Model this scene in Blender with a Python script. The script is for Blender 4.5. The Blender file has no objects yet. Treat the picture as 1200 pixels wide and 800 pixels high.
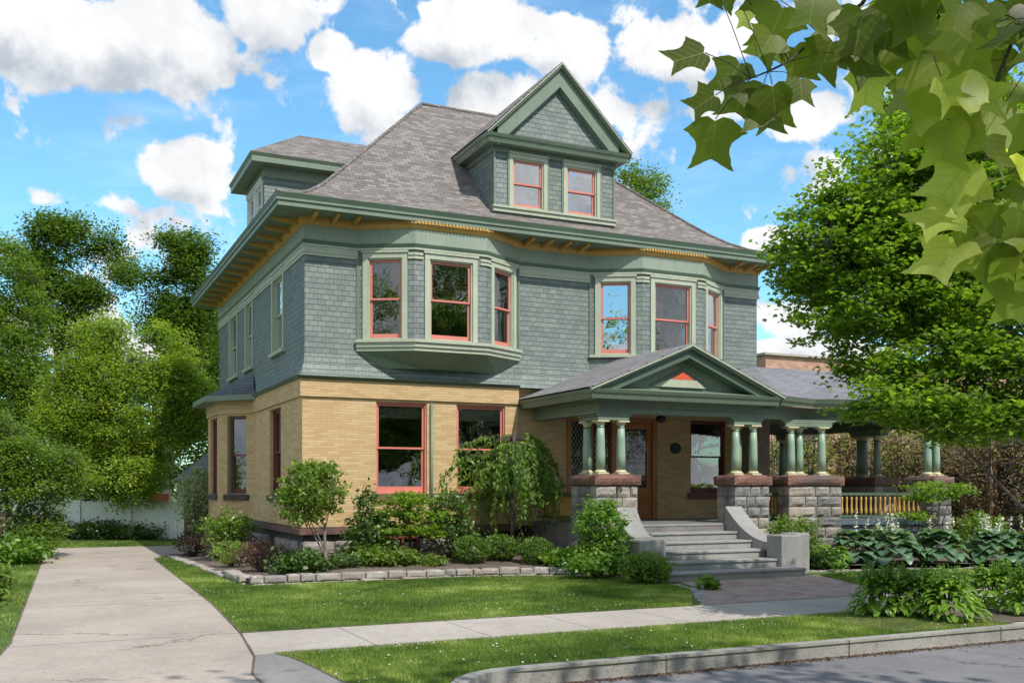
import bpy, math, random
import numpy as np
from mathutils import Vector, Matrix, noise

C = bpy.context.scene
COL = C.collection
PI = math.pi
R = math.radians
rng = np.random.default_rng(7)
random.seed(7)
GZ = -0.17                      # ground level (camera eye is at 1.75)
YAW = R(25.2)

# ------------------------------------------------------------ camera, light, world
cam_d = bpy.data.cameras.new("camera")
cam = bpy.data.objects.new("camera", cam_d); COL.objects.link(cam)
cam.location = (0, 0, 1.75)
cam.rotation_euler = (PI/2, 0, -YAW)
cam_d.sensor_width = 36; cam_d.lens = 35.1; cam_d.shift_y = 0.1425
cam_d.clip_end = 2000; cam_d.clip_start = 0.05
C.camera = cam

SUN_AZ, SUN_EL = R(14), R(51)     # sun stands over the street, slightly right of the facade's normal
sdir = Vector((math.sin(SUN_AZ)*math.cos(SUN_EL), -math.cos(SUN_AZ)*math.cos(SUN_EL), math.sin(SUN_EL)))
sun_d = bpy.data.lights.new("sun", 'SUN'); sun_d.energy = 2.6; sun_d.angle = R(0.6); sun_d.color = (1.0, 0.945, 0.86)
sun = bpy.data.objects.new("sun", sun_d); COL.objects.link(sun)
sun.rotation_euler = sdir.to_track_quat('Z', 'Y').to_euler()

C.view_settings.view_transform = 'Standard'
C.view_settings.look = 'None'
C.view_settings.exposure = 0.84
C.view_settings.gamma = 1
C.cycles.max_bounces = 6
C.cycles.diffuse_bounces = 3
C.cycles.glossy_bounces = 3
C.cycles.transparent_max_bounces = 12
C.cycles.use_denoising = True


class NT:
    """small helper for node trees"""
    def __init__(s, nt): s.nt = nt
    def n(s, typ, **kw):
        x = s.nt.nodes.new(typ)
        for k, v in kw.items():
            setattr(x, k, v)
        return x
    def link(s, a, b): s.nt.links.new(a, b)
    def val(s, inp, v):
        if hasattr(v, 'node'): s.link(v, inp)
        elif v is not None: inp.default_value = v
    def m(s, op, a, b=None, c=None, clamp=False):
        x = s.n('ShaderNodeMath', operation=op); x.use_clamp = clamp
        s.val(x.inputs[0], a)
        if b is not None: s.val(x.inputs[1], b)
        if c is not None: s.val(x.inputs[2], c)
        return x.outputs[0]
    def vm(s, op, a, b=None):
        x = s.n('ShaderNodeVectorMath', operation=op)
        s.val(x.inputs[0], a)
        if b is not None: s.val(x.inputs[1], b)
        return x.outputs[0]
    def sep(s, v):
        x = s.n('ShaderNodeSeparateXYZ'); s.link(v, x.inputs[0]); return x.outputs
    def comb(s, a, b, c):
        x = s.n('ShaderNodeCombineXYZ')
        for i, v in enumerate((a, b, c)): s.val(x.inputs[i], v)
        return x.outputs[0]
    def mapr(s, v, a, b, c=0, d=1, smooth=False):
        x = s.n('ShaderNodeMapRange'); x.clamp = True
        if smooth: x.interpolation_type = 'SMOOTHSTEP'
        s.val(x.inputs[0], v); s.val(x.inputs[1], a); s.val(x.inputs[2], b); s.val(x.inputs[3], c); s.val(x.inputs[4], d)
        return x.outputs[0]
    def mix(s, f, a, b, blend='MIX'):
        x = s.n('ShaderNodeMix', data_type='RGBA', blend_type=blend)
        s.val(x.inputs[0], f); s.val(x.inputs[6], a); s.val(x.inputs[7], b)
        return x.outputs[2]
    def noise(s, vec, scale, detail=4, rough=0.5, dist=0.0):
        x = s.n('ShaderNodeTexNoise')
        if vec is not None: s.link(vec, x.inputs['Vector'])
        x.inputs['Scale'].default_value = scale; x.inputs['Detail'].default_value = detail
        x.inputs['Roughness'].default_value = rough; x.inputs['Distortion'].default_value = dist
        return x.outputs[0]


def col(r, g, b): return (r, g, b, 1.0)

world = bpy.data.worlds.new("World"); C.world = world; world.use_nodes = True
wt = world.node_tree; wt.nodes.clear(); w = NT(wt)
sky = w.n('ShaderNodeTexSky', sky_type='NISHITA')
sky.sun_disc = False; sky.sun_elevation = SUN_EL; sky.sun_rotation = PI - SUN_AZ
sky.air_density = 1.15; sky.dust_density = 0.3; sky.ozone_density = 3.0
tc = w.n('ShaderNodeTexCoord')
D = tc.outputs['Generated']


def azel(px, py):
    a = math.atan((px-600)/1170)
    return YAW + a, math.atan((571-py)/1170*math.cos(a))

# clouds: (pixel x, y, half width, half height, weight)
BL = [(50, 42, 150, 74, 1), (200, 52, 125, 62, 1), (315, 22, 70, 56, 1), (440, 112, 84, 60, 1), (385, 62, 40, 28, .8),
      (560, 36, 112, 52, 1.05), (665, 55, 60, 50, .9), (585, 112, 80, 42, .9), (785, 58, 80, 40, 1), (870, 40, 60, 30, .8), (222, 200, 76, 42, 1),
      (50, 226, 66, 30, .42), (130, 236, 44, 24, .36), (940, 135, 60, 36, .95), (830, 130, 34, 16, .7), (905, 285, 60, 24, 1), (930, 370, 70, 30, .9), (930, 405, 90, 14, .8), (60, 380, 60, 14, .7),
      (560, 420, 900, 22, .7), (1150, 340, 110, 60, .8), (700, 135, 60, 24, .35),
      (-300, 200, 300, 60, 1), (-500, -300, 300, 90, 1), (300, -420, 340, 80, 1), (1500, -100, 300, 90, 1), (2200, 250, 400, 60, 1)]


def cloud_density(vec):
    x, y, z = w.sep(vec)
    az = w.m('ARCTAN2', x, y)
    el = w.m('ARCSINE', z)
    acc = None
    for (px, py, rx, ry, wg) in BL:
        a0, e0 = azel(px, py)
        k = math.cos(math.atan((px-600)/1170))
        ra = .93*rx/1170*k*k; re = .9*ry/1170*k
        da = w.m('MULTIPLY', w.m('SUBTRACT', az, a0), 1/ra)
        de = w.m('MULTIPLY', w.m('SUBTRACT', el, e0), 1/re)
        d2 = w.m('ADD', w.m('MULTIPLY', da, da), w.m('MULTIPLY', de, de))
        v = w.m('MULTIPLY', w.m('SUBTRACT', 1.0, w.m('SQRT', d2)), wg*0.5)
        acc = v if acc is None else w.m('MAXIMUM', acc, v)
    # clouds elsewhere in the sky, round the rest of the compass
    east = w.mapr(w.m('COSINE', w.m('SUBTRACT', az, YAW)), 0.3, 0.75, 1, 0)
    base = w.m('MULTIPLY', east, w.m('SUBTRACT', w.m('MULTIPLY', w.noise(vec, 2.6, 2, .5), 2.2), .95))
    acc = w.m('MAXIMUM', w.m('MAXIMUM', acc, -0.55), base)
    n1 = w.noise(vec, 6.5, 3, 0.55)
    n2 = w.noise(vec, 21.0, 9, 0.60, 0.25)
    d = w.m('ADD', acc, w.m('MULTIPLY', w.m('SUBTRACT', n1, 0.5), 0.45))
    return w.m('ADD', d, w.m('MULTIPLY', w.m('SUBTRACT', n2, 0.5), 0.75))

dens = cloud_density(D)
dens2 = cloud_density(w.vm('NORMALIZE', w.vm('ADD', D, (sdir.x*0.0+0.012, 0.0, 0.045))))
mask = w.mapr(dens, 0.02, 0.115, 0, 1, True)
under = w.mapr(w.m('SUBTRACT', dens2, w.m('MULTIPLY', dens, 0.35)), -0.10, 0.28, 0, 1, True)
puff = w.noise(D, 16.0, 7, 0.6)
ccol = w.mix(under, col(1.0, 1.0, 1.0), col(0.50, 0.56, 0.64))
ccol = w.mix(w.mapr(puff, .42, .60), w.mix(0.22, ccol, col(.55, .61, .68)), w.mix(0.55, ccol, col(1.12, 1.12, 1.12)))
wisp = w.m('MULTIPLY', w.mapr(w.noise(w.vm('MULTIPLY', D, (3.0, 3.0, 11.0)), 2.2, 7, .62), .50, .78), .16)
bg_sky = w.n('ShaderNodeBackground'); bg_sky.inputs[1].default_value = 0.124
skyc = w.mix(1.0, sky.outputs[0], col(0.63, 0.95, 1.0), 'MULTIPLY')
skyc = w.mix(wisp, skyc, col(6.0, 6.6, 7.2))
w.link(skyc, bg_sky.inputs[0])
bg_c = w.n('ShaderNodeBackground'); w.link(ccol, bg_c.inputs[0]); bg_c.inputs[1].default_value = 0.575
mx = w.n('ShaderNodeMixShader'); w.link(mask, mx.inputs[0]); w.link(bg_sky.outputs[0], mx.inputs[1]); w.link(bg_c.outputs[0], mx.inputs[2])
wo = w.n('ShaderNodeOutputWorld'); w.link(mx.outputs[0], wo.inputs[0])

# ------------------------------------------------------------ projection helpers (photo pixel -> place)
_S, _C = math.sin(YAW), math.cos(YAW)
def ray(px):
    u = (px-600)/1170.0
    return _S+_C*u, _C-_S*u
def onY(px, y):            # X where the sight line of column px meets the plane Y=y
    a, b = ray(px); return a/b*y
def onX(px, x):
    a, b = ray(px); return b/a*x
def zat(px, py, y):        # height on plane Y=y
    a, b = ray(px); return 1.75+(y/b)*(571-py)/1170.0
def gnd(px, py, z=GZ):
    d = (1.75-z)*1170/(py-571.0); a, b = ray(px); return a*d, b*d
def at(px, py, d):         # point at depth d along the view axis
    a, b = ray(px); return Vector((a*d, b*d, 1.75+d*(571-py)/1170.0))

# ------------------------------------------------------------ materials
MATS = {}
def newmat(name):
    m = bpy.data.materials.new(name); m.use_nodes = True
    t = NT(m.node_tree); m.node_tree.nodes.clear()
    out = t.n('ShaderNodeOutputMaterial'); p = t.n('ShaderNodeBsdfPrincipled')
    t.link(p.outputs[0], out.inputs[0]); MATS[name] = m
    return m, t, p, out
def uvn(t):
    x = t.n('ShaderNodeUVMap'); return x.outputs[0]
def objc(t):
    x = t.n('ShaderNodeNewGeometry'); return x.outputs['Position']
def bump(t, p, h, strength=0.5, dist=0.01, chain=None):
    b = t.n('ShaderNodeBump'); b.inputs['Strength'].default_value = strength; b.inputs['Distance'].default_value = dist
    t.link(h, b.inputs['Height'])
    if chain is not None: t.link(chain, b.inputs['Normal'])
    t.link(b.outputs[0], p.inputs['Normal']); return b.outputs[0]

def paint(name, c, rough=0.5, var=0.12, dirt=0.25, grime=(0.10, 0.09, 0.07)):
    m, t, p, o = newmat(name)
    pos = objc(t)
    n1 = t.noise(pos, 1.3, 5, .6); n2 = t.noise(pos, 14, 5, .6)
    lo = tuple(v*(1-var) for v in c)+(1,); hi = tuple(min(1, v*(1+var)) for v in c)+(1,)
    base = t.mix(t.mapr(n1, .35, .65), lo, hi)
    st = t.noise(t.vm('MULTIPLY', pos, (5.0, 5.0, 0.9)), 2.2, 6, .65)
    base = t.mix(t.m('MULTIPLY', t.mapr(st, .52, .75), min(.5, dirt*1.7)), base, col(*grime))
    t.link(base, p.inputs['Base Color'])
    t.val(p.inputs['Roughness'], t.mapr(n2, .3, .7, rough-.08, rough+.12))
    bump(t, p, n2, .25, .004)
    return m

def courses(t, bw, rh, mortar=.006, offset=.5, warp=0.0, seedshift=(0, 0, 0)):
    """brick texture laid in UV metres; returns (per-brick random 0..1, mortar mask, sawtooth)"""
    uv = uvn(t)
    if warp:
        nz = t.noise(uv, 1.1, 3, .5)
        nz2 = t.noise(uv, 9.0, 2, .5)
        uv = t.vm('ADD', uv, t.comb(0.0, t.m('ADD', t.m('MULTIPLY', t.m('SUBTRACT', nz, .5), warp), t.m('MULTIPLY', t.m('SUBTRACT', nz2, .5), warp*.5)), 0.0))
    b = t.n('ShaderNodeTexBrick'); t.link(uv, b.inputs['Vector'])
    b.offset = offset; b.inputs['Scale'].default_value = 1.0
    b.inputs['Color1'].default_value = col(0, 0, 0); b.inputs['Color2'].default_value = col(1, 1, 1); b.inputs['Mortar'].default_value = col(.5, .5, .5)
    b.inputs['Mortar Size'].default_value = mortar; b.inputs['Mortar Smooth'].default_value = .15
    b.inputs['Brick Width'].default_value = bw; b.inputs['Row Height'].default_value = rh
    b.inputs['Bias'].default_value = 0.0
    v = t.sep(uv)[1]
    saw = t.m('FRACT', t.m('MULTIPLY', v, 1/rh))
    bw_ = t.n('ShaderNodeRGBToBW'); t.link(b.outputs['Color'], bw_.inputs[0])
    return bw_.outputs[0], b.outputs['Fac'], saw, uv

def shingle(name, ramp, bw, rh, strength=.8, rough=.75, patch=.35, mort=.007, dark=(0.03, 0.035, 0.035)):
    m, t, p, o = newmat(name)
    r, mo, saw, uv = courses(t, bw, rh, mort, .5, .012)
    r2, mo2, _, _ = courses(t, bw*0.73, rh, mort*.4, .37, .012)
    cr = t.n('ShaderNodeValToRGB'); el = cr.color_ramp.elements
    while len(el) < len(ramp): el.new(.5)
    for i, c in enumerate(ramp):
        el[i].position = i/(len(ramp)-1); el[i].color = c+(1,)
    mixr = t.m('ADD', t.m('MULTIPLY', r, .62), t.m('MULTIPLY', t.noise(uv, .7, 4, .65), patch))
    t.link(t.m('SUBTRACT', mixr, max(0, patch-.35)*.5), cr.inputs[0])
    fine = t.noise(t.vm('MULTIPLY', uv, (60.0, 9.0, 1.0)), 1.0, 4, .6)
    c = t.mix(t.mapr(fine, .3, .75), cr.outputs[0], t.mix(1.0, cr.outputs[0], col(.72, .74, .76), 'MULTIPLY'))
    c = t.mix(t.m('MULTIPLY', mo, .75), c, dark+(1,))
    c = t.mix(t.m('MULTIPLY', t.mapr(saw, .89, .97), .55), c, dark+(1,))  # gap and shadow under the butt edge, painted dark along each course's top
    t.link(c, p.inputs['Base Color']); p.inputs['Roughness'].default_value = rough
    h = t.m('ADD', t.m('MULTIPLY', t.m('SUBTRACT', 1.0, saw), 1.0), t.m('MULTIPLY', mo, -.8))
    h = t.m('ADD', h, t.m('MULTIPLY', fine, .15))
    h = t.m('ADD', h, t.m('MULTIPLY', r, .25))
    bump(t, p, h, strength, .02)
    return m

def brick(name, c1, c2, c3, mortar, bw=.30, rh=.062):
    m, t, p, o = newmat(name)
    r, mo, saw, uv = courses(t, bw, rh, .0055, .5, .003)
    cr = t.n('ShaderNodeValToRGB'); el = cr.color_ramp.elements; el.new(.5)
    for i, c in enumerate((c1, c2, c3)): el[i].position = (0.1, .5, .9)[i]; el[i].color = c+(1,)
    t.link(t.m('ADD', t.m('MULTIPLY', r, .75), t.m('MULTIPLY', t.noise(uv, .9, 4, .6), .28)), cr.inputs[0])
    g = t.noise(uv, 45, 3, .6)
    c = t.mix(t.mapr(g, .3, .8), cr.outputs[0], t.mix(1.0, cr.outputs[0], col(.8, .76, .7), 'MULTIPLY'))
    c = t.mix(mo, c, mortar+(1,))
    t.link(c, p.inputs['Base Color']); p.inputs['Roughness'].default_value = .85
    bump(t, p, t.m('ADD', t.m('MULTIPLY', mo, -1.0), t.m('MULTIPLY', g, .25)), .55, .006)
    return m

def rockmat(name, c1, c2, c3, scale=3.0, b=.7):
    m, t, p, o = newmat(name)
    pos = objc(t)
    n1 = t.noise(pos, scale, 6, .6, .4); n2 = t.noise(pos, scale*7, 8, .7); n3 = t.noise(pos, scale*.35, 3, .5)
    c = t.mix(t.mapr(n1, .38, .62), c1+(1,), c2+(1,))
    c = t.mix(t.mapr(n3, .45, .7), c, c3+(1,))
    at_ = t.n('ShaderNodeAttribute'); at_.attribute_name = 'block'; bk = at_.outputs['Fac']
    c = t.mix(t.m('MULTIPLY', t.mapr(bk, .62, 1.0), .75), c, c3+(1,)); c = t.mix(t.m('MULTIPLY', t.mapr(bk, .38, .02), .6), c, t.mix(1.0, c, col(.55, .56, .62), 'MULTIPLY'))
    c = t.mix(t.mapr(n2, .5, .75), c, t.mix(1.0, c, col(.45, .45, .46), 'MULTIPLY'))
    t.link(c, p.inputs['Base Color']); p.inputs['Roughness'].default_value = .9
    bump(t, p, t.m('ADD', n2, n1), b, .03)
    return m

def flat_ground(name, c1, c2, scale, rough=.9, bstr=.3, speck=None, joints=None, cracks=False, stains=None):
    m, t, p, o = newmat(name)
    pos = objc(t)
    n1 = t.noise(pos, .55, 6, .62); n2 = t.noise(pos, scale, 6, .7); n3 = t.noise(pos, scale*4.7, 3, .7)
    c = t.mix(t.mapr(n1, .35, .66), c1+(1,), c2+(1,))
    c = t.mix(t.m('MULTIPLY', t.mapr(n2, .42, .72), .45), c, t.mix(1.0, c, col(.62, .60, .57), 'MULTIPLY'))
    if speck: c = t.mix(t.m('MULTIPLY', t.mapr(n3, .56, .66), .55), c, speck+(1,))
    if stains:
        c = t.mix(t.m('MULTIPLY', t.mapr(t.noise(pos, 1.1, 4, .7, 1.5), .56, .72), .32), c, stains+(1,))
    h = t.m('ADD', n3, n2)
    x, y, z = t.sep(pos)
    if joints:
        for (axis, per, off, wd) in joints:
            v = (x, y)[axis]
            fr = t.m('ABSOLUTE', t.m('SUBTRACT', t.m('FRACT', t.m('MULTIPLY', t.m('ADD', v, off), 1/per)), .5))
            ln = t.mapr(fr, wd/per, wd/per*2.2, 1, 0)
            c = t.mix(t.m('MULTIPLY', ln, .72), c, col(.07, .06, .045)); h = t.m('SUBTRACT', h, t.m('MULTIPLY', ln, 3.0))
    if cracks:
        wv = t.vm('ADD', pos, t.comb(t.m('MULTIPLY', t.m('SUBTRACT', t.noise(pos, 2.1, 6, .7), .5), 1.3), t.m('MULTIPLY', t.m('SUBTRACT', t.noise(pos, 1.7, 6, .7), .5), 1.3), 0.0))
        vo = t.n('ShaderNodeTexVoronoi', feature='DISTANCE_TO_EDGE'); t.link(wv, vo.inputs['Vector']); vo.inputs['Scale'].default_value = .27
        cut = t.mapr(t.noise(pos, .45, 2, .5), .47, .52)
        ck = t.m('MULTIPLY', t.mapr(vo.outputs['Distance'], .002, .0065, 1, 0), cut)
        c = t.mix(t.m('MULTIPLY', ck, .75), c, col(.06, .05, .035))
    t.link(c, p.inputs['Base Color']); p.inputs['Roughness'].default_value = rough
    bump(t, p, h, bstr, .01)
    return m

def leafmat(name, dark, light, trans=.35, rough=.45, third=None, spec=.5):
    m, t, p, o = newmat(name)
    a = t.n('ShaderNodeAttribute'); a.attribute_name = 'tint'
    cr = t.n('ShaderNodeValToRGB'); el = cr.color_ramp.elements
    el[0].position = 0; el[0].color = dark+(1,); el[1].position = .85; el[1].color = light+(1,)
    if third: e = el.new(1.0); e.color = third+(1,)
    t.link(a.outputs['Fac'], cr.inputs[0])
    t.link(cr.outputs[0], p.inputs['Base Color']); p.inputs['Roughness'].default_value = rough
    p.inputs['Specular IOR Level'].default_value = spec
    tr = t.n('ShaderNodeBsdfTranslucent')
    t.link(t.mix(1.0, cr.outputs[0], col(1.7, 1.75, .55), 'MULTIPLY'), tr.inputs[0])
    ms = t.n('ShaderNodeMixShader'); ms.inputs[0].default_value = trans
    t.link(p.outputs[0], ms.inputs[1]); t.link(tr.outputs[0], ms.inputs[2]); t.link(ms.outputs[0], o.inputs[0])
    return m

def simple(name, c, rough=.5, metal=0.0, nscale=8, var=.2, b=.2):
    m, t, p, o = newmat(name)
    n1 = t.noise(objc(t), nscale, 5, .6)
    t.link(t.mix(t.mapr(n1, .35, .65), tuple(v*(1-var) for v in c)+(1,), tuple(min(1, v*(1+var)) for v in c)+(1,)), p.inputs['Base Color'])
    p.inputs['Roughness'].default_value = rough; p.inputs['Metallic'].default_value = metal
    if b: bump(t, p, n1, b, .01)
    return m

def wood(name, c1, c2, rough=.4):
    m, t, p, o = newmat(name)
    n = t.noise(t.vm('MULTIPLY', objc(t), (14.0, 14.0, 1.2)), 1.6, 6, .6, .6)
    t.link(t.mix(t.mapr(n, .3, .7), c1+(1,), c2+(1,)), p.inputs['Base Color']); p.inputs['Roughness'].default_value = rough
    bump(t, p, n, .15, .004)
    return m

def glassmat(name, tint=(.55, .6, .6), refl=.10, lead=None):
    m, t, p, o = newmat(name)
    tr = t.n('ShaderNodeBsdfTransparent'); tr.inputs[0].default_value = tint+(1,)
    gl = t.n('ShaderNodeBsdfGlossy'); gl.inputs['Roughness'].default_value = .012; gl.inputs[0].default_value = col(.95, .97, 1)
    nz = t.noise(objc(t), 2.6, 2, .5)
    b = t.n('ShaderNodeBump'); b.inputs['Strength'].default_value = .05; b.inputs['Distance'].default_value = .05; t.link(nz, b.inputs['Height']); t.link(b.outputs[0], gl.inputs['Normal'])
    lw = t.n('ShaderNodeFresnel'); lw.inputs[0].default_value = 1.5
    f = t.m('ADD', t.m('MULTIPLY', lw.outputs[0], 1.1), refl, clamp=True)
    ms = t.n('ShaderNodeMixShader'); t.link(f, ms.inputs[0]); t.link(tr.outputs[0], ms.inputs[1]); t.link(gl.outputs[0], ms.inputs[2])
    res = ms.outputs[0]
    if lead:
        uv = uvn(t)
        x, y, z = t.sep(uv)
        a = t.m('MULTIPLY', t.m('ADD', x, t.m('MULTIPLY', y, .62)), 1/lead)
        c_ = t.m('MULTIPLY', t.m('SUBTRACT', x, t.m('MULTIPLY', y, .62)), 1/lead)
        l1 = t.mapr(t.m('ABSOLUTE', t.m('SUBTRACT', t.m('FRACT', a), .5)), .035, .06, 1, 0)
        l2 = t.mapr(t.m('ABSOLUTE', t.m('SUBTRACT', t.m('FRACT', c_), .5)), .035, .06, 1, 0)
        ld = t.m('MAXIMUM', l1, l2)
        p.inputs['Base Color'].default_value = col(.42, .42, .42); p.inputs['Roughness'].default_value = .35; p.inputs['Metallic'].default_value = .6
        m2 = t.n('ShaderNodeMixShader'); t.link(ld, m2.inputs[0]); t.link(res, m2.inputs[1]); t.link(p.outputs[0], m2.inputs[2]); res = m2.outputs[0]
    t.link(res, o.inputs[0])
    return m

# house paints (the house wears three greens, ochre and coral)
GREEN = paint('sage_green_paint', (.17, .225, .165), .45, .08, .25)
FRIEZE = paint('grey_sage_paint', (.27, .325, .255), .45, .06, .2)
PALE = paint('pale_sage_paint', (.42, .455, .345), .45, .06, .16)
DEEP = paint('deep_green_paint', (.085, .135, .095), .42, .10, .2)
OCHRE = paint('ochre_paint', (.54, .32, .085), .5, .1, .25)
CORAL = paint('coral_paint', (.62, .205, .16), .45, .07, .08)
MAROON = paint('maroon_paint', (.16, .035, .028), .45, .12, .15)
CREAM = paint('cream_paint', (.58, .53, .34), .45, .06, .12)
WHITE = paint('white_paint', (.72, .72, .70), .5, .05, .12)
REDDOT = paint('orange_red_paint', (.62, .10, .04), .5, .06, .05)
COLUMN = paint('column_green_paint', (.27, .38, .28), .4, .07, .12)
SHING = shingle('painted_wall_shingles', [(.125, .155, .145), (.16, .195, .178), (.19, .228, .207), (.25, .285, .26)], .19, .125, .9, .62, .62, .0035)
ROOF = shingle('brown_grey_roof_shingles', [(.13, .11, .10), (.175, .15, .137), (.22, .19, .173), (.29, .258, .24), (.19, .16, .145)], .24, .125, .9, .9, .32, .005)
SLATE = shingle('slate_porch_roof', [(.17, .165, .17), (.23, .225, .24), (.30, .28, .27)], .34, .19, .9, .7, .4, .008)
DSLATE = shingle('dark_slate', [(.07, .085, .10), (.10, .115, .13), (.13, .145, .16)], .22, .13, .9, .6)
BRICK = brick('buff_roman_brick', (.53, .36, .18), (.60, .425, .22), (.66, .49, .275), (.43, .30, .165))
FBRICK = brick('pink_far_brick', (.42, .22, .16), (.50, .29, .215), (.56, .35, .27), (.45, .38, .32), .4, .16)
STONE = rockmat('grey_ashlar', (.18, .175, .175), (.31, .30, .285), (.43, .37, .31), 2.6, 1.0)
FSTONE = rockmat('foundation_stone', (.22, .20, .19), (.33, .30, .28), (.26, .23, .22), 2.0, .8)
BSTONE = rockmat('brownstone', (.17, .085, .065), (.28, .145, .11), (.14, .11, .10), 3.0, .7)
DSTONE = rockmat('weathered_brownstone', (.10, .07, .06), (.15, .10, .085), (.12, .11, .10), 3.0, .6)
EDGE = rockmat('pale_edging_stone', (.30, .28, .26), (.46, .43, .40), (.36, .29, .26), 4.0, .5)
STEP = flat_ground('weathered_step_stone', (.24, .24, .235), (.35, .345, .33), 9, .85, .7, (.10, .10, .10), stains=(.11, .10, .10))
DECKM = simple('porch_floor_paint', (.19, .20, .21), .5)
CEIL = simple('porch_ceiling_wood', (.26, .20, .15), .6)
DOORW = wood('varnished_oak', (.30, .11, .03), (.46, .20, .065), .32)
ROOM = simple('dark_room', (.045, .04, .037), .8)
BLIND = simple('blind_fabric', (.62, .58, .50), .8)
CURT = simple('white_curtain', (.75, .75, .74), .9, 0, 30, .1)
GLASS = glassmat('window_glass', (.72, .74, .72), .10)
GLASS2 = glassmat('sky_reflecting_glass', (.4, .42, .42), .42)
LEAD = glassmat('leaded_glass', (.35, .38, .38), .06, .105)
IRON = simple('dark_iron', (.03, .03, .035), .5, .5)
BARK = rockmat('grey_brown_bark', (.10, .08, .06), (.17, .14, .115), (.12, .11, .09), 5, .8)
BARKR = rockmat('reddish_dead_bark', (.26, .14, .085), (.42, .29, .20), (.26, .20, .15), 6, .8)
BARKL = rockmat('pale_bark', (.26, .22, .17), (.36, .31, .25), (.2, .17, .14), 8, .5)
CONC = flat_ground('driveway_concrete', (.34, .29, .25), (.45, .39, .335), 7, .9, .35, (.20, .17, .14), [(1, 4.2, 1.3, .010)], True, (.36, .25, .16))
WALKM = flat_ground('sidewalk_concrete', (.37, .33, .29), (.47, .425, .375), 7, .9, .35, (.25, .22, .19), [(0, 1.55, .2, .006)], False, (.30, .25, .20))
CURBM = flat_ground('granite_curb', (.24, .23, .215), (.36, .345, .32), 6, .85, .7, (.09, .08, .075), [(0, 2.7, .4, .007)], False, (.11, .095, .08))
ROAD = flat_ground('asphalt', (.145, .14, .15), (.20, .193, .205), 5, .9, .6, (.22, .215, .22), cracks=True)
APRON = flat_ground('dark_apron_asphalt', (.20, .19, .18), (.27, .26, .25), 6, .9, .5, (.12, .12, .11))
SOIL = flat_ground('bed_mulch', (.085, .065, .05), (.17, .135, .11), 9, .95, 1.0, (.27, .22, .18))
LAWN = flat_ground('lawn_ground', (.06, .11, .018), (.10, .16, .03), 11, .95, .8)
m, t, p, o = newmat('brick_pavers')
r_, mo_, s_, uv_ = courses(t, .21, .105, .006)
cc = t.mix(r_, col(.27, .16, .13), col(.42, .29, .25)); cc = t.mix(t.mapr(t.noise(uv_, 2, 5, .6), .4, .7), cc, col(.44, .36, .31))
cc = t.mix(t.m('MULTIPLY', mo_, .7), cc, col(.16, .14, .12)); t.link(cc, p.inputs['Base Color']); p.inputs['Roughness'].default_value = .9
bump(t, p, t.m('MULTIPLY', mo_, -1.0), .5, .008); PAVER = m

# ------------------------------------------------------------ mesh builders
def auto_uv(me):
    n = len(me.polygons)
    if not n: return
    nl = len(me.loops)
    co = np.empty(len(me.vertices)*3, np.float32); me.vertices.foreach_get('co', co); co = co.reshape(-1, 3)
    vi = np.empty(nl, np.int32); me.loops.foreach_get('vertex_index', vi)
    nr = np.empty(n*3, np.float32); me.polygons.foreach_get('normal', nr); nr = nr.reshape(-1, 3)
    lt = np.empty(n, np.int32); me.polygons.foreach_get('loop_total', lt)
    f = np.repeat(np.arange(n), lt)
    T = np.cross(np.array([0, 0, 1.0]), nr); L = np.linalg.norm(T, axis=1)
    flat = L < .05
    T[flat] = (1, 0, 0); L[flat] = 1; T /= L[:, None]
    B = np.cross(nr, T); B[flat] = (0, 1, 0)
    P = co[vi]
    uv = np.stack([(P*T[f]).sum(1), (P*B[f]).sum(1)], 1)
    lay = me.uv_layers.new(name='UVMap'); lay.data.foreach_set('uv', uv.astype(np.float32).ravel())

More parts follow.
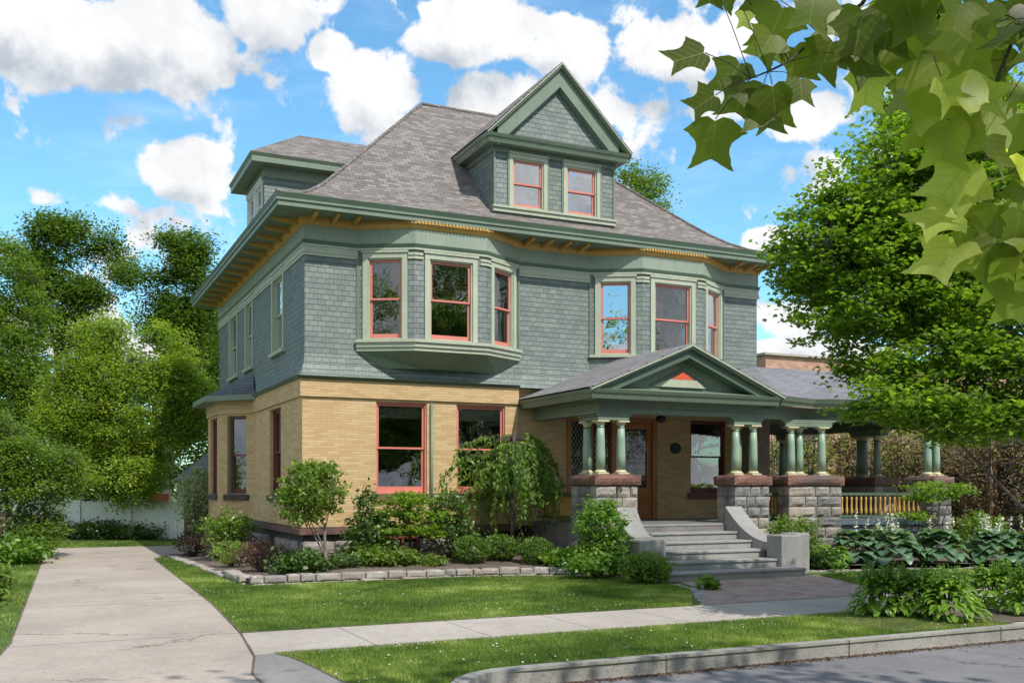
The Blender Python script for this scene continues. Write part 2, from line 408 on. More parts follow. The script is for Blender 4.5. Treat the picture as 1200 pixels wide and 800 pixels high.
class MB:
    def __init__(s): s.v = []; s.f = []; s.mi = []; s.sm = []; s.bt = []; s.cur = .5
    def add(s, vs, fs, mi=0, smooth=False):
        b = len(s.v); s.v += [tuple(x) for x in vs]
        for f in fs: s.f.append(tuple(b+i for i in f)); s.mi.append(mi); s.sm.append(smooth); s.bt.append(s.cur)
    def box(s, x0, x1, y0, y1, z0, z1, mi=0):
        vs = [(x0, y0, z0), (x1, y0, z0), (x1, y1, z0), (x0, y1, z0), (x0, y0, z1), (x1, y0, z1), (x1, y1, z1), (x0, y1, z1)]
        s.add(vs, [(0, 3, 2, 1), (4, 5, 6, 7), (0, 1, 5, 4), (1, 2, 6, 5), (2, 3, 7, 6), (3, 0, 4, 7)], mi)
    def prism(s, poly, z0, z1, mi=0):           # poly counter-clockwise in plan
        n = len(poly); a = sum(poly[i][0]*poly[(i+1) % n][1]-poly[(i+1) % n][0]*poly[i][1] for i in range(n))
        if a < 0: poly = poly[::-1]
        vs = [(x, y, z0) for x, y in poly]+[(x, y, z1) for x, y in poly]
        fs = [tuple(range(n))[::-1], tuple(range(n, 2*n))]+[(i, (i+1) % n, n+(i+1) % n, n+i) for i in range(n)]
        s.add(vs, fs, mi)
    def extr(s, prof, axis, a0, a1, mi=0):      # profile polygon in the plane across axis; extruded a0..a1
        n = len(prof)
        def P(q, a): return (a, q[0], q[1]) if axis == 0 else (q[0], a, q[1])
        vs = [P(q, a0) for q in prof]+[P(q, a1) for q in prof]
        fs = [tuple(range(n))[::-1], tuple(range(n, 2*n))]+[(i, (i+1) % n, n+(i+1) % n, n+i) for i in range(n)]
        s.add(vs, fs, mi)
    def tube(s, pts, rad, n=6, mi=0, smooth=True):
        pts = [Vector(q) for q in pts]
        if not hasattr(rad, '__len__'): rad = [rad]*len(pts)
        vs = []; fs = []
        for i, q in enumerate(pts):
            d = (pts[min(i+1, len(pts)-1)]-pts[max(i-1, 0)])
            if d.length < 1e-6: d = Vector((0, 0, 1))
            d.normalize()
            a = d.orthogonal() if i == 0 else (a - d*a.dot(d))
            if a.length < 1e-5: a = d.orthogonal()
            a.normalize(); b = d.cross(a)
            for k in range(n):
                th = 2*PI*k/n; vs.append(q+(a*math.cos(th)+b*math.sin(th))*rad[i])
        for i in range(len(pts)-1):
            for k in range(n):
                fs.append((i*n+k, i*n+(k+1) % n, (i+1)*n+(k+1) % n, (i+1)*n+k))
        fs.append(tuple(range(n))[::-1]); fs.append(tuple(range((len(pts)-1)*n, len(pts)*n)))
        s.add(vs, fs, mi, smooth)
    def lathe(s, cx, cy, prof, n=16, mi=0, smooth=True):
        vs = []; fs = []
        for (r, z) in prof:
            for k in range(n):
                th = 2*PI*k/n; vs.append((cx+r*math.cos(th), cy+r*math.sin(th), z))
        for i in range(len(prof)-1):
            for k in range(n): fs.append((i*n+k, i*n+(k+1) % n, (i+1)*n+(k+1) % n, (i+1)*n+k))
        fs.append(tuple(range(n))[::-1]); fs.append(tuple(range((len(prof)-1)*n, len(prof)*n)))
        s.add(vs, fs, mi, smooth)
    def rock(s, x0, x1, y0, y1, z0, z1, amp=.03, seed=0, nx=5, ny=4, nz=4, mi=0, rnd=.02):
        """rock-faced block: a subdivided box whose faces bulge unevenly"""
        idx = {}; vs = []; fs = []
        def V(i, j, k):
            key = (i, j, k)
            if key in idx: return idx[key]
            p = Vector((x0+(x1-x0)*i/nx, y0+(y1-y0)*j/ny, z0+(z1-z0)*k/nz))
            c = Vector(((x0+x1)/2, (y0+y1)/2, (z0+z1)/2))
            nrm = Vector((-(i == 0)+(i == nx), -(j == 0)+(j == ny), -(k == 0)+(k == nz)))
            ne = abs(nrm.x)+abs(nrm.y)+abs(nrm.z)
            h = noise.noise(p*4.3+Vector((seed*3.1, seed*1.7, seed)))*1.0+noise.noise(p*11+Vector((seed, 0, 0)))*.6
            if ne == 1: p = p+nrm*(amp*(.75+h))
            else: p = p-nrm.normalized()*rnd*(.6+abs(h))
            idx[key] = len(vs); vs.append(p); return idx[key]
        for i in range(nx):
            for k in range(nz):
                fs.append((V(i, 0, k), V(i+1, 0, k), V(i+1, 0, k+1), V(i, 0, k+1)))
                fs.append((V(i+1, ny, k), V(i, ny, k), V(i, ny, k+1), V(i+1, ny, k+1)))
            for j in range(ny):
                fs.append((V(i, j, nz), V(i+1, j, nz), V(i+1, j+1, nz), V(i, j+1, nz)))
                fs.append((V(i, j+1, 0), V(i+1, j+1, 0), V(i+1, j, 0), V(i, j, 0)))
        for j in range(ny):
            for k in range(nz):
                fs.append((V(0, j+1, k), V(0, j, k), V(0, j, k+1), V(0, j+1, k+1)))
                fs.append((V(nx, j, k), V(nx, j+1, k), V(nx, j+1, k+1), V(nx, j, k+1)))
        s.cur = random.random(); s.add(vs, fs, mi, False); s.cur = .5
    def build(s, name, mats, parent=None, bevel=0):
        me = bpy.data.meshes.new(name); me.from_pydata(s.v, [], s.f)
        if not isinstance(mats, (list, tuple)): mats = [mats]
        for x in mats: me.materials.append(x)
        me.polygons.foreach_set('material_index', s.mi); me.polygons.foreach_set('use_smooth', s.sm)
        me.update(); auto_uv(me)
        if min(s.bt) != max(s.bt) or s.bt[0] != .5:
            at_ = me.attributes.new('block', 'FLOAT', 'FACE'); at_.data.foreach_set('value', s.bt)
        o = bpy.data.objects.new(name, me); link(o, parent)
        if bevel:
            bv = o.modifiers.new('bevel', 'BEVEL'); bv.width = bevel; bv.segments = 2; bv.limit_method = 'ANGLE'
        return o

def wloc(o):
    v = Vector(o.location)
    while o.parent: o = o.parent; v += o.location
    return v
def link(o, parent=None):
    COL.objects.link(o)
    if parent is not None:
        o.parent = parent
        if parent.type == 'EMPTY': o.matrix_parent_inverse = Matrix.Translation(-wloc(parent))
def tag(o, label=None, cat=None, group=None, kind=None):
    if label: o['label'] = label
    if cat: o['category'] = cat
    if group: o['group'] = group
    if kind: o['kind'] = kind
    return o
def empty(name, loc, label=None, cat=None, group=None):
    o = bpy.data.objects.new(name, None); COL.objects.link(o); o.location = loc; o.empty_display_size = .2
    return tag(o, label, cat, group)
def copy_thing(o, loc, label=None, rz=0.0):
    r = o.copy(); COL.objects.link(r); r.location = loc; r.rotation_euler = (0, 0, rz)
    if label: r['label'] = label
    for ch in [x for x in bpy.data.objects if x.parent == o]:
        c = ch.copy(); COL.objects.link(c); c.parent = r
    return r

def offset_path(path, d, closed=False):
    """offset to the right-hand side of the walking direction (outwards)"""
    n = len(path); out = []
    for i in range(n):
        def nrm(a, b):
            dx, dy = b[0]-a[0], b[1]-a[1]; L = math.hypot(dx, dy); return (dy/L, -dx/L)
        ns = []
        if i > 0 or closed: ns.append(nrm(path[i-1], path[i]))
        if i < n-1 or closed: ns.append(nrm(path[i], path[(i+1) % n]))
        if len(ns) == 1: nx, ny = ns[0]; k = 1
        else:
            nx, ny = ns[0][0]+ns[1][0], ns[0][1]+ns[1][1]; L = math.hypot(nx, ny); nx /= L; ny /= L
            k = 1/max(.35, nx*ns[0][0]+ny*ns[0][1])
        out.append((path[i][0]+nx*d*k, path[i][1]+ny*d*k))
    return out
def band(mb, path, z0, z1, d1, d0=-.05, closed=False, mi=0, d1b=None):
    """moulding that follows a path: from depth d0 (in the wall) to d1 (proud of it); d1b = projection at the bottom"""
    if d1b is None: d1b = d1
    n = len(path); A = offset_path(path, d0, closed); T = offset_path(path, d1, closed); B = offset_path(path, d1b, closed)
    vs = [(x, y, z0) for x, y in A]+[(x, y, z0) for x, y in B]+[(x, y, z1) for x, y in T]+[(x, y, z1) for x, y in A]
    fs = []
    m_ = n if closed else n-1
    for i in range(m_):
        j = (i+1) % n
        for r in range(4):
            q = (r+1) % 4; fs.append((r*n+i, r*n+j, q*n+j, q*n+i))
    if not closed: fs.append((0, n, 2*n, 3*n)); fs.append((n-1, 4*n-1, 3*n-1, 2*n-1))
    mb.add(vs, fs, mi)

class Panel:
    """a vertical wall plane A->B; outward = right-hand side"""
    def __init__(s, A, B):
        s.A = A; s.B = B; dx, dy = B[0]-A[0], B[1]-A[1]; s.L = math.hypot(dx, dy); s.d = (dx/s.L, dy/s.L); s.n = (s.d[1], -s.d[0])
    def P(s, u, o, z): return (s.A[0]+s.d[0]*u+s.n[0]*o, s.A[1]+s.d[1]*u+s.n[1]*o, z)
    def box(s, mb, u0, u1, z0, z1, o0, o1, mi=0):
        vs = [s.P(u0, o1, z0), s.P(u1, o1, z0), s.P(u1, o0, z0), s.P(u0, o0, z0), s.P(u0, o1, z1), s.P(u1, o1, z1), s.P(u1, o0, z1), s.P(u0, o0, z1)]
        mb.add(vs, [(0, 3, 2, 1), (4, 5, 6, 7), (0, 1, 5, 4), (1, 2, 6, 5), (2, 3, 7, 6), (3, 0, 4, 7)], mi)
    def frame(s, mb, u0, u1, z0, z1, w, o0, o1, wb=None, wt=None, mi=0):
        wb = w if wb is None else wb; wt = w if wt is None else wt
        s.box(mb, u0, u0+w, z0, z1, o0, o1, mi); s.box(mb, u1-w, u1, z0, z1, o0, o1, mi)
        s.box(mb, u0+w, u1-w, z0, z0+wb, o0, o1, mi); s.box(mb, u0+w, u1-w, z1-wt, z1, o0, o1, mi)
    def wall(s, mb, z0, z1, holes=(), depth=.18, mi=0, rmi=None, u0=0.0, u1=None):
        u1 = s.L if u1 is None else u1
        us = sorted({u0, u1, *[h[0] for h in holes], *[h[1] for h in holes]}); zs = sorted({z0, z1, *[h[2] for h in holes], *[h[3] for h in holes]})
        us = [u for u in us if u0-1e-6 <= u <= u1+1e-6]
        for a, b in zip(us, us[1:]):
            for c, d in zip(zs, zs[1:]):
                mu, mz = (a+b)/2, (c+d)/2
                if any(h[0] < mu < h[1] and h[2] < mz < h[3] for h in holes): continue
                mb.add([s.P(a, 0, c), s.P(b, 0, c), s.P(b, 0, d), s.P(a, 0, d)], [(0, 1, 2, 3)], mi)
        rm = mi if rmi is None else rmi
        for (a, b, c, d) in holes:
            if b > u1+.01: continue
            mb.add([s.P(a, 0, c), s.P(a, 0, d), s.P(a, -depth, d), s.P(a, -depth, c)], [(3, 2, 1, 0)], rm)
            mb.add([s.P(b, 0, c), s.P(b, 0, d), s.P(b, -depth, d), s.P(b, -depth, c)], [(0, 1, 2, 3)], rm)
            mb.add([s.P(a, 0, d), s.P(b, 0, d), s.P(b, -depth, d), s.P(a, -depth, d)], [(0, 1, 2, 3)], rm)
            mb.add([s.P(a, 0, c), s.P(b, 0, c), s.P(b, -depth, c), s.P(a, -depth, c)], [(3, 2, 1, 0)], rm)

def window(house, pn, u0, u1, z0, z1, casing=.13, cmat=None, smat=None, sill=True, rec=.05, label=None, glass=None, blind=None,
           sillmat=None, sillw=.06, curtain=None, meet=.5, silld=.1, sillh=.09, bottom=.11, cmtop=None):
    cmat = cmat or PALE; smat = smat or CORAL; glass = glass or GLASS; sillmat = sillmat or cmat
    c = MB()
    if casing:
        pn.frame(c, u0-casing, u1+casing, z0-.0, z1+casing, casing, -.02, .035, wb=.001, wt=casing)
        pn.box(c, u0-casing-.03, u1+casing+.03, z1+casing+.002, z1+casing+.05, -.02, .065)
    pn.frame(c, u0+.001, u1-.001, z0+.001, z1-.001, .035, -rec-.10, -.003 if casing else -rec+.05)
    wo_ = c.build('window', cmat, house)
    if label: wo_['label'] = label
    s_ = MB(); a, b = u0+.036, u1-.036; zl, zh = z0+.036, z1-.036
    zm = zl+(zh-zl)*meet; fw = .055
    pn.frame(s_, a, b, zm-.02, zh, fw, -rec-.045, -rec-.005, wb=.045)
    pn.frame(s_, a, b, zl, zm+.018, fw, -rec-.085, -rec-.046, wb=bottom, wt=.04)
    s_.build('sash', smat, wo_)
    g = MB()
    pn.box(g, a+fw, b-fw, zm+.02, zh-fw, -rec-.028, -rec-.024); pn.box(g, a+fw, b-fw, zl+bottom, zm-.02, -rec-.068, -rec-.064)
    g.build('pane', glass, wo_)
    if sill:
        q = MB(); pn.box(q, u0-casing-sillw, u1+casing+sillw, z0-sillh, z0, -.02 if casing else -rec, silld)
        q.build('sill', sillmat, wo_, .006)
    if blind:
        q = MB(); pn.box(q, a+.02, b-.02, zh-blind*(zh-zl), zh, -rec-.14, -rec-.13)
        for i in range(12):
            zz = zh-blind*(zh-zl)*(i+.5)/12
            pn.box(q, a+.02, b-.02, zz-.008, zz+.008, -rec-.131, -rec-.122)
        q.build('blind', BLIND, wo_)
    if curtain:
        q = MB(); n = 18
        for (ca, cb) in curtain:
            vs = []
            for i in range(n+1):
                uu = a+(b-a)*(ca+(cb-ca)*i/n); oo = -rec-.2+.025*math.sin(i*2.1)
                vs += [pn.P(uu, oo, zl+.02), pn.P(uu, oo, zh)]
            q.add(vs, [(2*i, 2*i+2, 2*i+3, 2*i+1) for i in range(n)], 0, True)
        q.build('curtain', CURT, wo_)
    return wo_

def struct(name, mb, mat, bevel=0):
    o = mb.build(name, mat, None, bevel); o['kind'] = 'structure'; return o

# ============================================================ SETTING
def offset_path_(P):
    out = []
    for i, (x, y) in enumerate(P):
        a, b = P[max(0, i-1)], P[min(len(P)-1, i+1)]; dx, dy = b[0]-a[0], b[1]-a[1]; L = math.hypot(dx, dy) or 1
        out.append((x, y, -dy/L, dx/L, .012+.012*abs(noise.noise(Vector((x*3, y*3, 2))))))
    return out
g = MB(); g.add([(-400, -400, GZ-.156), (500, -400, GZ-.156), (500, 9.38, GZ-.156), (-400, 9.38, GZ-.156)], [(0, 1, 2, 3)])
struct('road', g, ROAD)
g = MB(); g.add([(-400, 9.4, GZ), (500, 9.4, GZ), (500, 700, GZ), (-400, 700, GZ)], [(0, 1, 2, 3)])
struct('ground', g, LAWN)
g = MB()
def sheet(mb, pts, z): mb.add([(x, y, z) for x, y in pts], [tuple(range(len(pts)))])
drive = [(-1.6, 8.62), (-.55, 11.6), (-.35, 13.6), (0.02, 30), (.05, 34.6), (6.5, 34.6), (6.5, 32.6), (4.0, 30.6), (3.2, 29.6), (2.70, 28.2), (2.52, 17), (2.28, 12.2), (2.15, 11.3), (1.95, 10.4), (1.93, 8.62)]
sheet(g, drive, GZ+.012); struct('driveway', g, CONC)
g = MB(); ap = [(1.92, 8.7), (1.94, 10.4), (2.13, 11.3), (2.19, 11.5), (2.42, 11.52), (2.52, 11.2), (2.60, 10.5), (2.66, 9.6), (2.9, 8.9), (3.1, 8.7)]
sheet(g, ap, GZ+.014); struct('driveway_apron', g, APRON)
g = MB(); sheet(g, [(2.17, 11.45), (2.36, 13.42), (60, 13.3), (60, 11.68)], GZ+.008)
sheet(g, [(12.35, 9.65), (12.0, 11.66), (60, 11.66), (60, 9.65)], GZ+.008)
struct('sidewalk', g, WALKM)
g = MB()
for pts_ in ([(2.71, 28.2), (2.53, 17), (2.36, 13.42), (2.17, 11.45), (1.95, 10.4), (1.93, 8.65)], [(.03, 30), (-.36, 13.6), (-.56, 11.6), (-1.6, 8.7)], [(2.2, 11.5), (2.42, 11.54), (2.54, 11.2), (2.62, 10.5), (2.68, 9.6), (2.92, 8.9)], [(2.36, 13.41), (30, 13.33)], [(2.42, 11.6), (12, 11.67)]):
    n_ = 1; L1 = []; L2 = []
    dense = []
    for a_, b_ in zip(pts_, pts_[1:]):
        m_ = max(1, int(math.dist(a_, b_)/.15)); dense += [(a_[0]+(b_[0]-a_[0])*i/m_, a_[1]+(b_[1]-a_[1])*i/m_) for i in range(m_)]
    dense.append(pts_[-1]); oa = offset_path_(dense)
    L1 = [(x-nx*w_, y-ny*w_, GZ+.018) for x, y, nx, ny, w_ in oa]; L2 = [(x+nx*w_, y+ny*w_, GZ+.018) for x, y, nx, ny, w_ in oa]; n_ = len(L1)
    g.add(L1+L2, [(i, i+1, n_+i+1, n_+i) for i in range(n_-1)])
struct('pavement_seam', g, SOIL)
g = MB(); sheet(g, [(11.2, 15.3), (11.7, 16.9), (15.35, 16.95), (14.1, 13.32), (9.6, 13.32)], GZ+.006); struct('brick_path', g, PAVER)
g = MB()
cpath = [(3.55, 8.6), (3.70, 8.9), (3.86, 9.13), (4.06, 9.31), (4.3, 9.40), (4.7, 9.42), (60, 9.41)]
cin = [(3.38, 8.6), (3.54, 8.95), (3.72, 9.22), (3.96, 9.43), (4.25, 9.55), (4.7, 9.58), (60, 9.57)]
for i in range(6):
    a, b, c2, d2 = cpath[i], cpath[i+1], cin[i+1], cin[i]
    g.add([(*a, GZ-.2), (*b, GZ-.2), (*c2, GZ-.2), (*d2, GZ-.2), (*a, GZ+.03), (*b, GZ+.03), (*c2, GZ+.03), (*d2, GZ+.03)], [(4, 5, 6, 7), (0, 1, 5, 4), (2, 3, 7, 6)])
struct('curb', g, CURBM)
g = MB(); g.add([(-30, 8.6, GZ-.003), (1.9, 8.6, GZ-.003), (3.45, 8.6, GZ-.003), (3.62, 8.95, GZ-.003), (3.8, 9.2, GZ-.003), (4.0, 9.41, GZ-.003), (-30, 9.41, GZ-.003), (-30, 8.6, GZ-.16), (3.45, 8.6, GZ-.16)], [(0, 1, 2, 3, 4, 5, 6), (7, 8, 2, 1, 0)])
struct('verge_ground', g, LAWN)

# bed surfaces -------------------------------------------------
def bedz(x, y):
    side = -.03-.09*min(1, max(0, (y-20)/4))
    fr_ = -.03+.25*min(1, max(0, (y-19.6)/3.2))
    k_ = min(1, max(0, (x-4.9)/1.3)); k_ = k_*k_*(3-2*k_)
    return side*(1-k_)+fr_*k_
g = MB()
gx = np.linspace(5.3, 12.2, 44); gy = np.linspace(17.3, 22.9, 28)
idx = {}; vs = []; fs = []
def front_y(x): return 19.95-.0*x-(max(0, x-8.5)*.33)+.05
for i, x in enumerate(gx):
    y0 = front_y(x)
    for j in range(24):
        y = y0+(22.95-y0)*j/23
        z = (bedz(x, y) if x < 11 else max(-.03, bedz(x, y)-.05)) + .025*noise.noise(Vector((x*3, y*3, 0)))
        vs.append((x, y, z))
for i in range(43):
    for j in range(23): fs.append((i*24+j, (i+1)*24+j, (i+1)*24+j+1, i*24+j+1))
g.add(vs, fs, 0, True)
vs = []; fs = []
for i in range(20):
    for j in range(20):
        y = 19.95+(29.6-19.95)*j/19; x0 = 3.66-.05*(y-19.95)-.0; x = x0+(5.6-x0)*i/19
        vs.append((x, y, bedz(x, y)+.02*noise.noise(Vector((x*3, y*3, 0)))))
for i in range(19):
    for j in range(19): fs.append((i*20+j, (i+1)*20+j, (i+1)*20+j+1, i*20+j+1))
g.add(vs, fs, 0, True)
vs = []; fs = []
for i in range(50):
    for j in range(12):
        x = 15.3+i*.4; y0 = 17.75-(x-16.4)*.27; y = y0+(23.5-y0)*j/11
        vs.append((x, y, -.05+.03*noise.noise(Vector((x*3, y*3, 9)))))
for i in range(49):
    for j in range(11): fs.append((i*12+j, (i+1)*12+j, (i+1)*12+j+1, i*12+j+1))
g.add(vs, fs, 0, True)
sheet(g, [(10.3, 9.75), (10.2, 11.0), (11.3, 11.6), (13.6, 11.6), (13.2, 9.8)], GZ+.02)
struct('garden_bed_soil', g, SOIL)

# ============================================================ HOUSE
XL, YF, XR, YB = 5.42, 22.87, 18.55, 35.2
SX, SY = 5.49, 22.93           # shingled upper walls
EX0, EY0, EX1, EY1 = 4.70, 22.10, 18.80, 36.0    # eave rectangle
house = empty('victorian_house', (12, 29, GZ), 'large house of yellow brick below and sage green shingles above with a steep brown roof', 'house')

# roof ---------------------------------------------------------
rb = MB()
def ring(k, z, kr=None):
    kr = 1.165*k if kr is None else kr
    return [(EX0+k, EY0+k, z), (EX1-kr, EY0+k, z), (EX1-kr, EY1-k, z), (EX0+k, EY1-k, z)]
prof = [(0-.04, 8.27), (.25, 8.33), (.6, 8.45), (.95, 8.65), (1.3, 8.92), (1.7, 9.30), (5.28, 12.88)]
rs = [ring(k, z) for k, z in prof]
vs = [q for r_ in rs for q in r_]
fs = [(a*4+i, a*4+(i+1) % 4, (a+1)*4+(i+1) % 4, (a+1)*4+i) for a in range(len(rs)-1) for i in range(4)]+[tuple(range(len(vs)-4, len(vs)))]
rb.add(vs, fs)
roof = rb.build('roof', ROOF, house)
hc = MB()
for i in range(4):
    hc.tube([Vector(r_[i])+Vector((0, 0, .012)) for r_ in rs], .045, 5)
for a, b in ((0, 1), (1, 2), (2, 3), (3, 0)): hc.tube([Vector(rs[-1][a])+Vector((0, 0, .012)), Vector(rs[-1][b])+Vector((0, 0, .012))], .05, 5)
hc.build('ridge_cap', ROOF, roof)
eb = MB(); er = [(EX0, EY0), (EX1, EY0), (EX1, EY1), (EX0, EY1)]
eb.prism(offset_path(er, -.06, True), 8.0, 8.2)
eb.build('soffit', GREEN, house)
fb = MB(); band(fb, er, 7.985, 8.10, .0, -.1, True); band(fb, er, 8.102, 8.15, .035, -.1, True)
fb.build('fascia', GREEN, house)
fb = MB(); band(fb, er, 8.152, 8.262, .07, -.1, True, 0, .03)
fb.build('gutter', DEEP, house)

# wall plan ----------------------------------------------------
BL_ = [(6.73, SY), (7.94, 22.24), (9.77, 22.24), (10.98, SY)]          # left upper bay
BR_ = [(13.04, SY), (14.25, 22.24), (16.15, 22.24), (17.38, SY)]       # right bay
upper = [(SX, YB), (SX, SY)]+BL_+BR_+[(XR, SY), (XR, YB)]
mainp = [(SX, YB), (SX, SY)]+BR_+[(XR, SY), (XR, YB)]
ZB, ZF0, ZF1 = 4.27, 7.47, 7.83
W0, W1 = 5.24, 7.16
sw = MB()
pl = Panel((SX, YB), (SX, SY))
LW = [(YB-26.5, YB-25.05), (YB-30.35, YB-29.1), (YB-33.1, YB-31.6)]
pl.wall(sw, ZB+.1, ZF1, [(a+.13, b-.13, W0, W1) for a, b in LW])
pf = Panel((SX, SY), BR_[0])
pf.wall(sw, ZB+.1, ZF1, [(BL_[0][0]-SX+.15, BL_[3][0]-SX-.15, 4.9, ZF1-.01)], depth=.1)
bays = []
for seg, (A, B) in enumerate(zip(BL_, BL_[1:])): bays.append(('L', seg, Panel(A, B)))
for seg, (A, B) in enumerate(zip(BR_, BR_[1:])): bays.append(('R', seg, Panel(A, B)))
for side, seg, pn in bays:
    hw = {0: (.19, pn.L-.24), 1: (.26, pn.L-.26), 2: (.24, pn.L-.19)}[seg]
    if seg == 1: hw = (.36, pn.L-.36)
    else: hw = (.27, pn.L-.30) if seg == 0 else (.30, pn.L-.27)
    pn.wall(sw, 5.1 if side == 'L' else ZB+.1, ZF1, [(hw[0], hw[1], W0, W1)])
    kw = {}
    if side == 'R' and seg == 1: kw = dict(blind=.5)
    if side == 'R' and seg in (0, 2): kw = dict(glass=GLASS2)
    if side == 'R' and seg == 2: kw['curtain'] = [(0, .45)]
    window(house, pn, hw[0]+.001, hw[1]-.001, W0+.001, W1-.001, .12, PALE, CORAL, sill=False, **kw)
pe = Panel(BR_[3], (XR, SY)); pe.wall(sw, ZB+.1, ZF1)
pr = Panel((XR, SY), (XR, YB)); pr.wall(sw, ZB+.1, ZF1)
pk = Panel((XR, YB), (SX, YB)); pk.wall(sw, ZB+.1, ZF1)
# flare at the foot of the shingles
for a, b, z0, z1 in ((.17, .09, ZB, ZB+.16), (.09, .03, ZB+.16, ZB+.36), (.03, .001, ZB+.36, ZB+.6)):
    P0 = offset_path(mainp, a); P1 = offset_path(mainp, b); n = len(P0)
    sw.add([(x, y, z0) for x, y in P0]+[(x, y, z1) for x, y in P1], [(i, i+1, n+i+1, n+i) for i in range(n-1)])
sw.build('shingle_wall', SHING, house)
for i, (a, b) in enumerate(LW):
    window(house, pl, a+.131, b-.131, W0+.001, W1-.001, .13, PALE, CORAL if i == 9 else PALE, sill=True, curtain=[(0, 1)] if i == 2 else None, glass=GLASS2 if i == 0 else GLASS)

# friezes and mouldings following the bays
fr = MB(); band(fr, upper, ZF0, ZF1, .03); fr.build('frieze', FRIEZE, house)
fr = MB(); band(fr, upper, ZF0-.075, ZF0-.002, .075, -.05, False, 0, .05); band(fr, upper, ZF0-.012, ZF0+.02, .05); fr.build('frieze_moulding', DEEP, house)
fr = MB()
band(fr, upper, 7.345, 7.393, .045); 
segs = [[(SX, YB), (SX, SY), BL_[0]], [BL_[3], BR_[0]], [BR_[3], (XR, SY), (XR, YB)]]
for sg in segs:
    band(fr, sg, 7.28, 7.343, .03); band(fr, sg, 7.20, 7.278, .045); band(fr, sg, 7.13, 7.198, .03)
fr.build('trim_boards', PALE, house)
cb = MB(); 
for i in range(2): pass
cr_path = upper
band(cb, cr_path, ZF1+.002, ZF1+.10, .10, -.03, False, 0, .05); band(cb, cr_path, ZF1+.102, 7.998, .13, -.03)
cornice = cb.build('bed_moulding', OCHRE, house)
dn = MB()
for P4 in (BL_, BR_):
    for A, B in zip(P4, P4[1:]):
        q = Panel(A, B); n = int(q.L/.085)
        for i in range(n):
            q.box(dn, q.L*(i+.25)/n, q.L*(i+.75)/n, 7.935, 7.995, .12, .165)
dn.build('dentil_course', OCHRE, cornice)
# brackets
def bracket(px_, py_, dx, dy, ln=.66, start=.08):
    mb = MB(); w2 = .036
    tx, ty = -dy, dx
    def Q(s_, o, z): return (px_+dx*s_+tx*o, py_+dy*s_+ty*o, z)
    prof_ = [(start, 7.865), (start, 7.997), (ln, 7.997), (ln, 7.962), (ln-.09, 7.925), (start+.25, 7.895)]
    n = len(prof_)
    vs = [Q(a, -w2, z) for a, z in prof_]+[Q(a, w2, z) for a, z in prof_]
    mb.add(vs, [tuple(range(n)), tuple(range(n, 2*n))[::-1]]+[(i, n+i, n+(i+1) % n, (i+1) % n) for i in range(n)])
    mb.build('bracket', OCHRE, house)
for i in range(14): bracket(SX, 23.2+i*.90, -1, 0, .70)
for x in (5.62, 6.12, 6.62): bracket(x, SY, 0, -1)
for x in (11.1, 11.62, 12.14, 12.66, 13.0): bracket(x, SY, 0, -1) if x != 13.0 else None
for x in (17.55, 18.05, 18.5): bracket(x, SY, 0, -1)
# corner boards beside bay windows: pilaster trims
tb = MB()
for side, seg, pn in bays:
    for u0, u1 in ((.0, .055), (pn.L-.055, pn.L)):
        if seg == 1 or (seg == 0 and u0 > .1) or (seg == 2 and u0 < .1): continue
        tb = MB(); pn.box(tb, u0, u1, W0-.02, 7.34, -.02, .03); tb.build('corner_board', GREEN, house)
for P4 in (BL_, BR_):
    for k in (1, 2):
        cp = MB(); q1 = Panel(P4[k-1], P4[k]); q2 = Panel(P4[k], P4[k+1])
        for z in (7.13, 7.22):
            q1.box(cp, q1.L-.16, q1.L+.01, z, z+.06, -.01, .03); q2.box(cp, -.01, .2, z, z+.06, -.01, .034)
        cp.build('mullion_cap', PALE, house)
# base of the hanging bay
bb = MB()
pts = BL_
band(bb, pts, 5.165, 5.235, .12); band(bb, pts, 5.06, 5.163, .075); band(bb, pts, 4.97, 5.058, .035)
bb.build('bay_sill_moulding', PALE, house)
bb = MB()
top = offset_path(pts, .02); bot = [(7.35, SY-.02), (8.25, 22.68), (9.46, 22.68), (10.36, SY-.02)]
bb.add([(x, y, 4.972) for x, y in top]+[(x, y, 4.60) for x, y in bot], [(i, 4+i, 4+i+1, i+1) for i in range(3)]+[(4, 5, 6, 7), (0, 1, 2, 3)])
bb.build('bay_underside', DEEP if False else GREEN, house)
bs = MB(); band(bs, BR_, 5.165, 5.235, .09); bs.build('bay_sill_moulding', PALE, house)

# brick storey -------------------------------------------------
SB = [(XL, 32.7), (4.62, 31.75), (4.62, 29.6), (XL, 28.7)]             # side bay, far to near
ZW = .78
bw = MB()
P1 = Panel((XL, YB), SB[0]); P1.wall(bw, ZW, ZB)
pA, pB, pC = Panel(SB[0], SB[1]), Panel(SB[1], SB[2]), Panel(SB[2], SB[3])
hA = (.25, pA.L-.25, 1.55, 3.8); hB = (.45, pB.L-.45, 1.55, 3.8); hC = (.28, pC.L-.26, 1.55, 3.8)
for q, h in ((pA, hA), (pB, hB), (pC, hC)): q.wall(bw, ZW, ZB, [h])
P2 = Panel(SB[3], (XL, YF)); h2 = (28.7-26.5, 28.7-25.15, 1.55, 3.78); P2.wall(bw, ZW, ZB, [h2], .22)
P3 = Panel((XL, YF), (10.93, YF)); h3 = [(7.19-XL, 8.47-XL, 1.6, 3.8), (9.25-XL, 10.57-XL, 1.6, 3.8)]
P3.wall(bw, ZW, ZB, h3, .2)
P4 = Panel((10.93, 23.0), (XR-.05, 23.0))
hd = (12.4-10.93, 15.2-10.93, .9, 3.62); hw_ = (16.3-10.93, 17.5-10.93, 1.6, 3.62)
P4.wall(bw, ZW, ZB, [hd, hw_], .16)
bw.add([(10.93, YF, ZW), (10.93, 23.0, ZW), (10.93, 23.0, ZB), (10.93, YF, ZB)], [(0, 1, 2, 3)])
